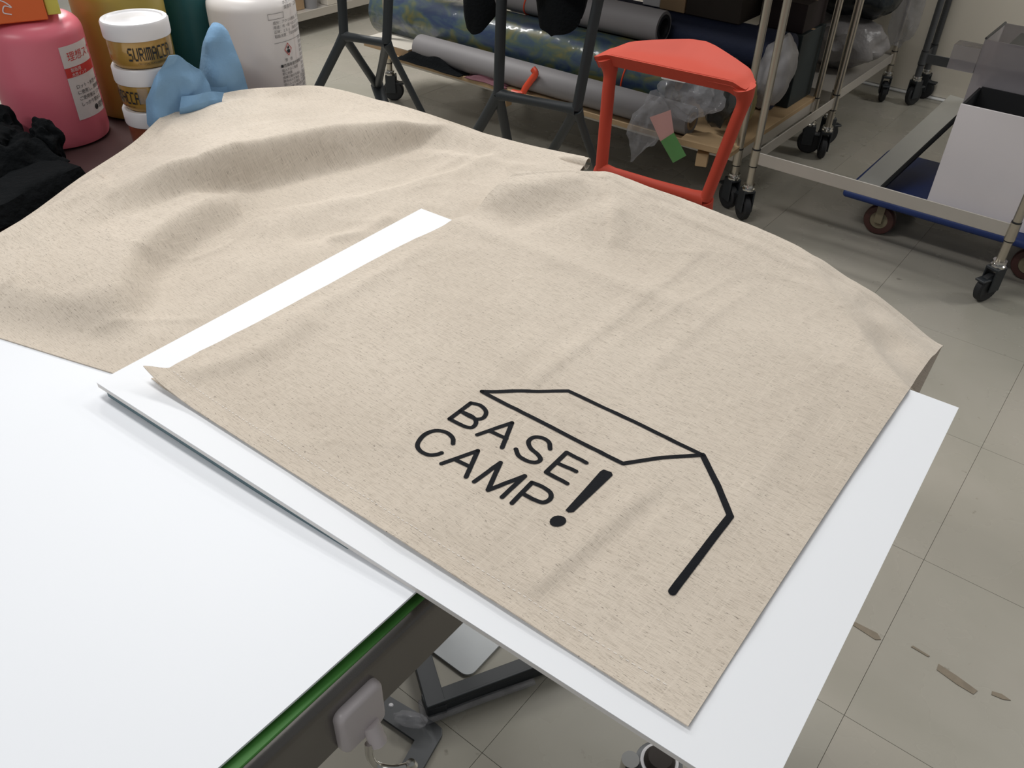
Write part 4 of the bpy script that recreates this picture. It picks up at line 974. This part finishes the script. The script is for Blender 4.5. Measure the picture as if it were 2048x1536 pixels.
def rack(name, label, x0, x1, y0, y1, decks, top=1.75, pole_m=M_POLE, pr=0.0125, deck_front=True, casters=True, angs=(0.6, 1.9, 2.8, 0.2)):
    t = thing(name, label, 'rack', ((x0 + x1) / 2, (y0 + y1) / 2, 0))
    cx, cy = (x0 + x1) / 2, (y0 + y1) / 2
    for (x, y), a in zip(((x0, y0), (x1, y0), (x0, y1), (x1, y1)), angs):
        bm = bmesh.new(); tube(bm, [(x - cx, y - cy, 0.12), (x - cx, y - cy, top)], pr, 18)
        p = finish('pole', bm, pole_m, t, smooth=True)
        for z, _ in decks[:1]:
            for dz in (-0.030, 0.030):
                bm = bmesh.new(); lathe(bm, [(pr + 0.0002, z + dz - 0.002), (pr + 0.0014, z + dz - 0.002), (pr + 0.0014, z + dz + 0.002), (pr + 0.0002, z + dz + 0.002), (pr + 0.0002, z + dz - 0.002)], 18, Matrix.Translation((x - cx, y - cy, 0)))
                finish('sleeve_groove', bm, M_RUBBER, p, smooth=True, label='dark ring')
            bm = bmesh.new(); lathe(bm, [(pr + 0.0002, z - 0.0275), (pr + 0.0030, z - 0.0275), (pr + 0.0022, z + 0.0275), (pr + 0.0002, z + 0.0275), (pr + 0.0002, z - 0.0275)], 18, Matrix.Translation((x - cx, y - cy, 0)))
            finish('sleeve', bm, pole_m, p, smooth=True)
        if casters: caster(t, x - cx, y - cy, a)
    for z, kind in decks:
        h = 0.021
        for (ax_, ay_, bx_, by_) in ((x0, y0, x1, y0), (x1, y0, x1, y1), (x0, y1, x1, y1), (x0, y0, x0, y1)):
            if kind == 'frame' and (ax_, ay_, bx_, by_) == (x0, y1, x1, y1): continue
            bm = bmesh.new(); lo = (min(ax_, bx_) - cx - (0.002 if ax_ == bx_ else -pr), min(ay_, by_) - cy - (0.002 if ay_ == by_ else -pr), z - h)
            hi = (max(ax_, bx_) - cx + (0.002 if ax_ == bx_ else -pr), max(ay_, by_) - cy + (0.002 if ay_ == by_ else -pr), z + h)
            box(bm, lo, hi, 0.0012, 1); finish('rail', bm, M_RAIL if pole_m is M_POLE else pole_m, t)
        if kind == 'deck':
            bm = bmesh.new(); box(bm, (x0 - cx + 0.004, y0 - cy + 0.004, z + 0.004), (x1 - cx - 0.004, y1 - cy - 0.004, z + 0.012)); finish('shelf', bm, M_RAIL, t)
    return t
r1 = rack('steel_rack', 'steel rack on casters holding fabric rolls, behind the stools', -2.775, -1.085, 2.690, 3.370, [(0.195, 'deck'), (0.80, 'deck'), (1.35, 'deck'), (1.72, 'deck')], 1.8, angs=(0.6, 2.6, 1.0, 0.4))  # upper decks of these racks are unseen, added to block light from above
r2 = rack('steel_rack', 'steel rack with an open lower frame over the blue dolly, at the right', -1.005, -0.195, 2.640, 3.350, [(0.230, 'frame'), (0.92, 'deck'), (1.72, 'deck')], 1.8, angs=(2.4, -2.0, 2.0, 0.4))
r3 = rack('steel_rack', 'steel rack with poly bags near the cream back wall, behind the roll rack', -2.60, -1.055, 3.500, 4.215, [(0.195, 'deck'), (0.80, 'deck'), (1.35, 'deck')], 1.6, angs=(0.5, 1.0, 1.2, -1.2))
r4 = rack('dark_rack', 'dark metal rack with a single low rail against the cream back wall', -0.930, 0.25, 4.235, 4.375, [(0.215, 'frame'), (1.02, 'deck')], 1.6, M_DARKGREY, 0.014, angs=(1.2, 0, 0, 0))
r5 = rack('steel_rack', 'low steel shelf unit in the upper left corner behind the bottles', -4.45, -3.83, 2.55, 4.05, [(0.10, 'deck'), (1.0, 'deck')], 1.6, casters=False)

# plywood pallet on the roll rack with timber blocks
py = thing('plywood_deck', 'worn plywood panel lying on the lower shelf of the roll rack', 'panel', (-1.85, 2.98, 0.2175))
bm = bmesh.new(); box(bm, (-0.86, -0.375, 0.0), (0.77, 0.36, 0.018), 0.001, 1); finish('panel', bm, M_PLY, py)
for x, y, l, a, z, nm in ((-2.05, 2.605, 0.10, 0.0, 0.170, 'a'), (-1.175, 2.60, 0.11, 0.35, 0.170, 'b')):
    bm = bmesh.new(); box(bm, (-0.02, -0.02, 0.0), (0.02, 0.02, 0.047), 0.002, 1)
    finish('timber_block', bm, M_PLY, py, (x + 1.85, y - 2.98, z - 0.2175), a)
bm = bmesh.new(); prism(bm, [(-0.09, -0.03), (0.06, -0.045), (0.075, 0.05), (-0.02, 0.08), (-0.085, 0.03)], 0, 0.022, None, 0.002)
tag(finish('plywood_offcut', bm, M_PLY, None, (-1.165, 2.600, 0.2362), 0.2), 'angular plywood offcut at the right end of the roll rack, by the steel poles', 'wood')

def roll(name, label, x0, x1, y, z, R, m, endm=M_RUBBER, core=0.45, coremat=M_KRAFT, group='fabric and paper rolls on the rack', tilt=0.0):
    t = thing(name, label, 'roll', ((x0 + x1) / 2, y, z), 0, group); h = (x1 - x0) / 2
    rx = Matrix.Rotation(PI / 2, 4, 'Y')
    bm = bmesh.new(); lathe(bm, [(R * core, -h), (R * 0.97, -h), (R, -h + 0.004), (R, h - 0.004), (R * 0.97, h), (R * core, h)], 36, rx); finish('wrap', bm, m, t, smooth=True)
    bm = bmesh.new(); lathe(bm, [(R * core * 0.72, -h - 0.002), (R * core, -h - 0.002), (R * core, h + 0.002), (R * core * 0.72, h + 0.002), (R * core * 0.72, -h - 0.002)], 28, rx); finish('core', bm, coremat, t, smooth=True)
    return t
roll('fabric_roll', 'thin grey roll with a cardboard core along the front of the rack', -2.55, -1.262, 2.655, 0.2865, 0.050, M_GREYROLL, core=0.62)
big = roll('fabric_roll', 'thick blue and yellow patterned roll in glossy plastic wrap', -2.93, -1.42, 2.835, 0.3415, 0.105, M_BATIK, core=0.3)
roll('fabric_roll', 'short grey roll lying on top, ending with a black core above the red stool', -2.45, -1.545, 2.895, 0.4975, 0.058, M_GREYROLL, core=0.78, coremat=M_RUBBER)
roll('fabric_roll', 'dark navy fabric roll at the back of the rack', -2.25, -1.115, 3.055, 0.4520, 0.072, M_NAVY, core=0.3)
roll('fabric_roll', 'lower navy roll hidden mostly behind the patterned roll', -2.40, -1.15, 3.08, 0.3080, 0.071, M_NAVY, core=0.3)
# red rubber bands round the rolls
for nm, x, y, z, R, lab in (('rubber_band', -2.14, 2.895, 0.4975, 0.0595, 'red rubber band around the short grey roll'), ('rubber_band', -1.60, 2.835, 0.3415, 0.1065, 'orange rubber band around the patterned roll, seen through the red stool')):
    bm = bmesh.new(); tube(bm, [(0.02 * math.sin(a), R * math.cos(a), R * math.sin(a)) for a in [2 * PI * k / 40 for k in range(41)]], 0.003, 6, False)
    tag(finish(nm, bm, M_ORANGE, None, (x, y, z), 0, True), lab, 'band')
# orange clamp on the thin roll
cp = thing('orange_clamp', 'orange plastic clamp gripping the thin grey roll', 'clamp', (-1.93, 2.602, 0.2362))
bm = bmesh.new(); tube(bm, smooth_path([(0.015, -0.002, 0.105), (0.030, -0.004, 0.090), (0.010, -0.006, 0.060), (-0.010, -0.010, 0.030), (-0.018, -0.012, 0.012)], 5), 0.014, 10, True, (1.0, 0.7)); finish('jaw', bm, M_ORANGE, cp, smooth=True)
bm = bmesh.new(); tube(bm, smooth_path([(-0.018, -0.012, 0.010), (-0.040, -0.020, 0.008), (-0.065, -0.022, 0.008)], 5), 0.009, 10, True, (0.8, 1.2)); finish('handle', bm, M_ORANGE, cp, smooth=True)
# dark cloth scraps beneath the rolls
def scrap(name, label, loc, sx, sy, sz, m, seed):
    def f(u, v):
        e = min(u, 1 - u, v, 1 - v)
        return Vector(((u - 0.5) * sx + 0.1 * sx * noise.noise((u * 3, v * 3, seed)), (v - 0.5) * sy + 0.1 * sy * noise.noise((u * 3, v * 3, seed + 4)),
                       0.004 + sz * smooth01(0, 0.3, e) * (0.7 + 0.6 * noise.noise((u * 4, v * 4, seed + 9)))))
    return tag(finish(name, sheet_solid(f, 24, 16, 0.003), m, None, loc, 0, True), label, 'cloth')
scrap('fabric_scrap', 'black fabric scrap spilling out under the left end of the rolls', (-2.45, 2.63, 0.236), 0.36, 0.10, 0.055, M_BLACKCLOTH, 1.0)
scrap('fabric_scrap', 'dusky maroon fabric scrap beside the black one at the shelf front', (-2.15, 2.622, 0.236), 0.20, 0.06, 0.022, M_MAROON, 5.0)
# pale topped box at the left end
wb = thing('pale_box', 'low brown box with a pale top at the left end of the roll rack', 'box', (-2.76, 2.70, 0.2362), 0.0)
bm = bmesh.new(); box(bm, (-0.10, -0.075, 0.0), (0.17, 0.13, 0.030), 0.001, 1); finish('box', bm, M_KRAFT, wb)
bm = bmesh.new(); box(bm, (-0.10, -0.075, 0.0302), (0.17, 0.13, 0.034), 0.001, 1); finish('top', bm, M_CREAMDECK, wb, label='cream top sheet')
# boxes stacked above the rolls
def carton(label, lo, hi, m, cat='box', name='carton'):
    c = ((lo[0] + hi[0]) / 2, (lo[1] + hi[1]) / 2, lo[2]); t = thing(name, label, cat, c)
    bm = bmesh.new(); box(bm, (lo[0] - c[0], lo[1] - c[1], 0), (hi[0] - c[0], hi[1] - c[1], hi[2] - lo[2]), 0.002, 1); finish('body', bm, m, t)
    bm = bmesh.new(); box(bm, (lo[0] - c[0] + 0.002, -0.012, hi[2] - lo[2]), (hi[0] - c[0] - 0.002, 0.012, hi[2] - lo[2] + 0.0006)); finish('tape_seam', bm, M_KRAFT, t)
    return t
carton('small kraft carton above the navy roll at the top of the photo', (-1.640, 3.02, 0.5250), (-1.535, 3.20, 0.66), M_KRAFT)
carton('dark brown carton right of the kraft carton above the navy roll', (-1.530, 3.02, 0.5250), (-1.31, 3.20, 0.66), M_DARKBOX)
carton('small white box left of the kraft carton above the navy roll', (-1.72, 3.03, 0.5250), (-1.645, 3.16, 0.60), M_WHITEP)
carton('dark teal crate at the right end of the roll rack', (-1.30, 3.14, 0.236), (-1.11, 3.36, 0.50), M_TEALCRATE, 'crate', 'crate')
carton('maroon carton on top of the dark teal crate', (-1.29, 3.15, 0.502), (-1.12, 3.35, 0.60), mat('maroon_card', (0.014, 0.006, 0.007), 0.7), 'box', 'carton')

# plastic bags hanging out of the rolls' right end
def bag_blob(name, label, loc, sx, sy, sz, m, seed, cat='bag', rot=(0, 0, 0), amt=0.35, sub=4):
    bm = bmesh.new(); bmesh.ops.create_icosphere(bm, subdivisions=sub, radius=1)
    for v in bm.verts:
        p = v.co.copy(); k = 1 + amt * (noise.noise(p * 1.7 + Vector((seed, 0, 0))) + 0.5 * noise.noise(p * 4 + Vector((0, seed, 0))))
        v.co = Vector((p.x * sx * k, p.y * sy * k, p.z * sz * k))
    o = finish(name, bm, m, None, loc, 0, True); o.rotation_euler = rot
    return tag(o, label, cat)
bag_blob('clear_bag', 'clear plastic bag hanging over the shelf edge, seen through the red stool', (-1.385, 2.565, 0.270), 0.055, 0.028, 0.125, M_FILM, 2.2, rot=(0, 0.35, 0))
bag_blob('clear_bag', 'crumpled clear plastic wrap around the roll end behind the red stool', (-1.245, 2.590, 0.405), 0.100, 0.055, 0.080, M_FILM, 5.0)
bag_blob('dark_bag', 'dark grey poly bag stuffed behind the crumpled clear wrap', (-1.215, 2.735, 0.385), 0.085, 0.050, 0.105, mat('dark_poly', (0.05, 0.055, 0.055), 0.3, bump=0.5, bscale=20), 7.7)
lbt = thing('hanging_label', 'pink label with a green tape tail hanging from the clear plastic bag', 'label', (-1.27, 2.50, 0.245))
def quad_sheet(c, th=0.0015):
    P = [Vector(p) for p in c]
    return sheet_solid(lambda u, v: (P[0].lerp(P[1], u)).lerp(P[3].lerp(P[2], u), v) + Vector((0, -0.004 * math.sin(PI * u), 0)), 8, 8, th)
def rel(p): return (p[0] + 1.27, p[1] - 2.50, p[2] - 0.245)
finish('pink_label', quad_sheet([rel((-1.346, 2.505, 0.322)), rel((-1.272, 2.505, 0.365)), rel((-1.245, 2.50, 0.293)), rel((-1.289, 2.50, 0.252))]), M_PINKLABEL, lbt)
finish('green_tape', quad_sheet([rel((-1.289, 2.498, 0.255)), rel((-1.245, 2.498, 0.296)), rel((-1.186, 2.495, 0.233)), rel((-1.230, 2.495, 0.195))]), M_GREENTAPE, lbt)
bm = bmesh.new(); box(bm, (-0.042, -0.006, -0.014), (0.042, 0.006, 0.014), 0.004, 2)
tag(finish('white_tag', bm, M_WHITEP, None, (-1.280, 2.512, 0.470), 0.15), 'crumpled white paper tag just below the red stool seat', 'tag')
bag_blob('white_bag', 'white poly-wrapped bundle at the right end of the roll rack, by the poles', (-1.13, 2.99, 0.400), 0.060, 0.085, 0.135, M_WHITEBAG, 1.0, rot=(0.25, 0.18, 0), amt=0.18)
bag_blob('yellow_bag', 'small yellowish wrapped bundle between the two front poles', (-1.165, 2.84, 0.330), 0.045, 0.05, 0.085, mat('yellow_wrap', (0.26, 0.22, 0.09), 0.4, var=0.4, scale=20), 3.0, amt=0.2)
bag_blob('grey_bag', 'grey poly bag on the rear rack behind the white bundle', (-1.22, 3.86, 0.325), 0.20, 0.15, 0.11, M_GREYBAG, 4.0, amt=0.2)
bag_blob('black_bag', 'glossy black poly bag on the rear rack, above the grey bag', (-1.20, 3.90, 0.53), 0.19, 0.15, 0.13, M_BLACKBAG, 6.0, amt=0.2)
bag_blob('clear_bag', 'pale clear bag hanging down beside the rear rack casters', (-1.03, 4.13, 0.46), 0.06, 0.05, 0.20, M_FILM, 9.0, amt=0.25)

# low shelf unit, upper left
carton('kraft carton on the low steel shelf behind the milky bottle', (-4.20, 2.85, 0.113), (-3.90, 3.17, 0.40), M_KRAFT)
carton('small cream box standing on the low steel shelf by its pole', (-3.92, 3.30, 0.113), (-3.86, 3.37, 0.20), M_CREAMDECK)
carton('dark brown carton on the low steel shelf at the back', (-4.25, 3.40, 0.113), (-3.95, 3.98, 0.40), M_DARKBOX)
gt = thing('grey_tube', 'grey plastic tube standing on the low steel shelf beside the kraft carton', 'tube', (-3.90, 3.215, 0.1125))
bm = bmesh.new(); lathe(bm, [(0, 0), (0.035, 0), (0.035, 0.5), (0.030, 0.5), (0.030, 0.02), (0, 0.02)], 28); finish('body', bm, mat('grey_pvc', (0.22, 0.22, 0.23), 0.4), gt, smooth=True)
bm = bmesh.new(); lathe(bm, [(0.0352, 0.47), (0.039, 0.47), (0.039, 0.505), (0.0352, 0.505)], 28); finish('collar', bm, mat('grey_pvc', (0, 0, 0)), gt, smooth=True)

# blue platform dolly and what stands on it
dl = thing('platform_dolly', 'blue platform dolly with red-rimmed wheels under the right rack', 'dolly', (-0.28, 3.02, 0))
bm = bmesh.new(); box(bm, (-0.455, -0.23, 0.118), (0.50, 0.23, 0.146), 0.012, 3); finish('platform', bm, M_BLUEDOLLY, dl, smooth=True)
for x, y in ((-0.325, -0.165), (0.150, -0.165), (-0.325, 0.165), (0.40, 0.165)):
    bm = bmesh.new(); lathe(bm, [(0.030, -0.015), (0.048, -0.015), (0.052, -0.010), (0.052, 0.010), (0.048, 0.015), (0.030, 0.015)], 30, Matrix.Translation((x, y, 0.052)) @ Matrix.Rotation(PI / 2, 4, 'X'))
    wh = finish('wheel', bm, M_REDTYRE, dl, smooth=True)
    bm = bmesh.new(); lathe(bm, [(0, -0.018), (0.012, -0.018), (0.016, -0.012), (0.030, -0.012), (0.030, 0.012), (0.016, 0.012), (0.012, 0.018), (0, 0.018)], 24, Matrix.Translation((x, y, 0.052)) @ Matrix.Rotation(PI / 2, 4, 'X'))
    finish('hub', bm, M_WHEEL, wh, smooth=True)
    bm = bmesh.new()
    for s in (-1, 1): box(bm, (x - 0.013, y + s * 0.0225 - 0.002, 0.045), (x + 0.013, y + s * 0.0225 + 0.002, 0.117), 0.001, 1)
    finish('fork', bm, M_WHEEL, dl)
pb = thing('panel_box', 'open box with a white front panel and black inside on the blue dolly', 'box', (-0.30, 2.93, 0.1465))
bm = bmesh.new(); box(bm, (-0.180, -0.085, 0.0), (0.36, -0.079, 0.335), 0.0008, 1); finish('front_panel', bm, M_WHITEPANEL, pb)
bm = bmesh.new()
box(bm, (-0.180, -0.0788, 0.0), (-0.172, 0.13, 0.33)); box(bm, (0.352, -0.0788, 0.0), (0.36, 0.13, 0.33)); box(bm, (-0.172, 0.122, 0.0), (0.352, 0.13, 0.335)); box(bm, (-0.172, -0.0788, 0.0), (0.352, 0.122, 0.20))
finish('liner', bm, M_RUBBER, pb, label='black inner walls')
bm = bmesh.new(); tube(bm, smooth_path([(0.03, -0.04, 0.21), (0.05, -0.02, 0.30), (0.09, 0.03, 0.325), (0.15, 0.06, 0.30)], 6), 0.004, 8)
finish('cable', bm, M_WHITEP, pb, smooth=True)
ac = thing('acrylic_case', 'clear acrylic sheet case standing behind the white-fronted box', 'case', (-0.25, 3.08, 0.1465))
for lo, hi in (((-0.262, -0.012, 0.0), (0.42, -0.008, 0.470)), ((-0.264, -0.0078, 0.0), (-0.260, 0.240, 0.470)), ((-0.260, 0.236, 0.0), (0.42, 0.240, 0.470))):
    bm = bmesh.new(); box(bm, lo, hi); finish('sheet', bm, M_ACRYLIC, ac)
bm = bmesh.new(); box(bm, (-0.345, -0.014, 0.365), (-0.2645, 0.05, 0.440)); finish('side_pocket', bm, M_ACRYLIC, ac)
bm = bmesh.new(); box(bm, (-0.245, -0.0075, 0.330), (-0.02, 0.06, 0.372), 0.004, 2); finish('tray', bm, M_DARKGREY, ac)
bm = bmesh.new(); box(bm, (-0.20, 0.03, 0.452), (0.38, 0.20, 0.458)); finish('inner_shelf', bm, M_DARKGREY, ac)
bm = bmesh.new(); tube(bm, [(-0.262, -0.006, 0.471), (-0.262, 0.238, 0.471)], 0.004, 8); finish('edge_strip', bm, M_DARKGREY, ac)
# flat metal bar leaning across the frame
mb = thing('metal_bar', 'flat brushed metal bar leaning back inside the right rack', 'bar', (-0.69, 2.72, 0.152))
P0, P1 = Vector((0.025, 0.07, 0.012)), Vector((0.13, 0.60, 0.20)); dd = (P1 - P0).normalized()
bm = bmesh.new(); sd = Vector((1, -0.2, 0)).normalized() * 0.045; up_ = dd.cross(sd).normalized() * 0.004
vs = [[bm.verts.new(P + a * sd + b_ * up_) for a, b_ in ((-1, -1), (1, -1), (1, 1), (-1, 1))] for P in (P0, P1)]
for k in range(4): bm.faces.new((vs[0][k], vs[0][(k + 1) % 4], vs[1][(k + 1) % 4], vs[1][k]))
bm.faces.new(vs[0][::-1]); bm.faces.new(vs[1]); finish('flat', bm, mat('bar_alu', (0.55, 0.56, 0.55), 0.35, 0.6), mb)
bm = bmesh.new(); tube(bm, [P0 + sd - up_ * 2.5, P1 + sd - up_ * 2.5], 0.008, 6); finish('edge_seal', bm, M_RUBBER, mb)
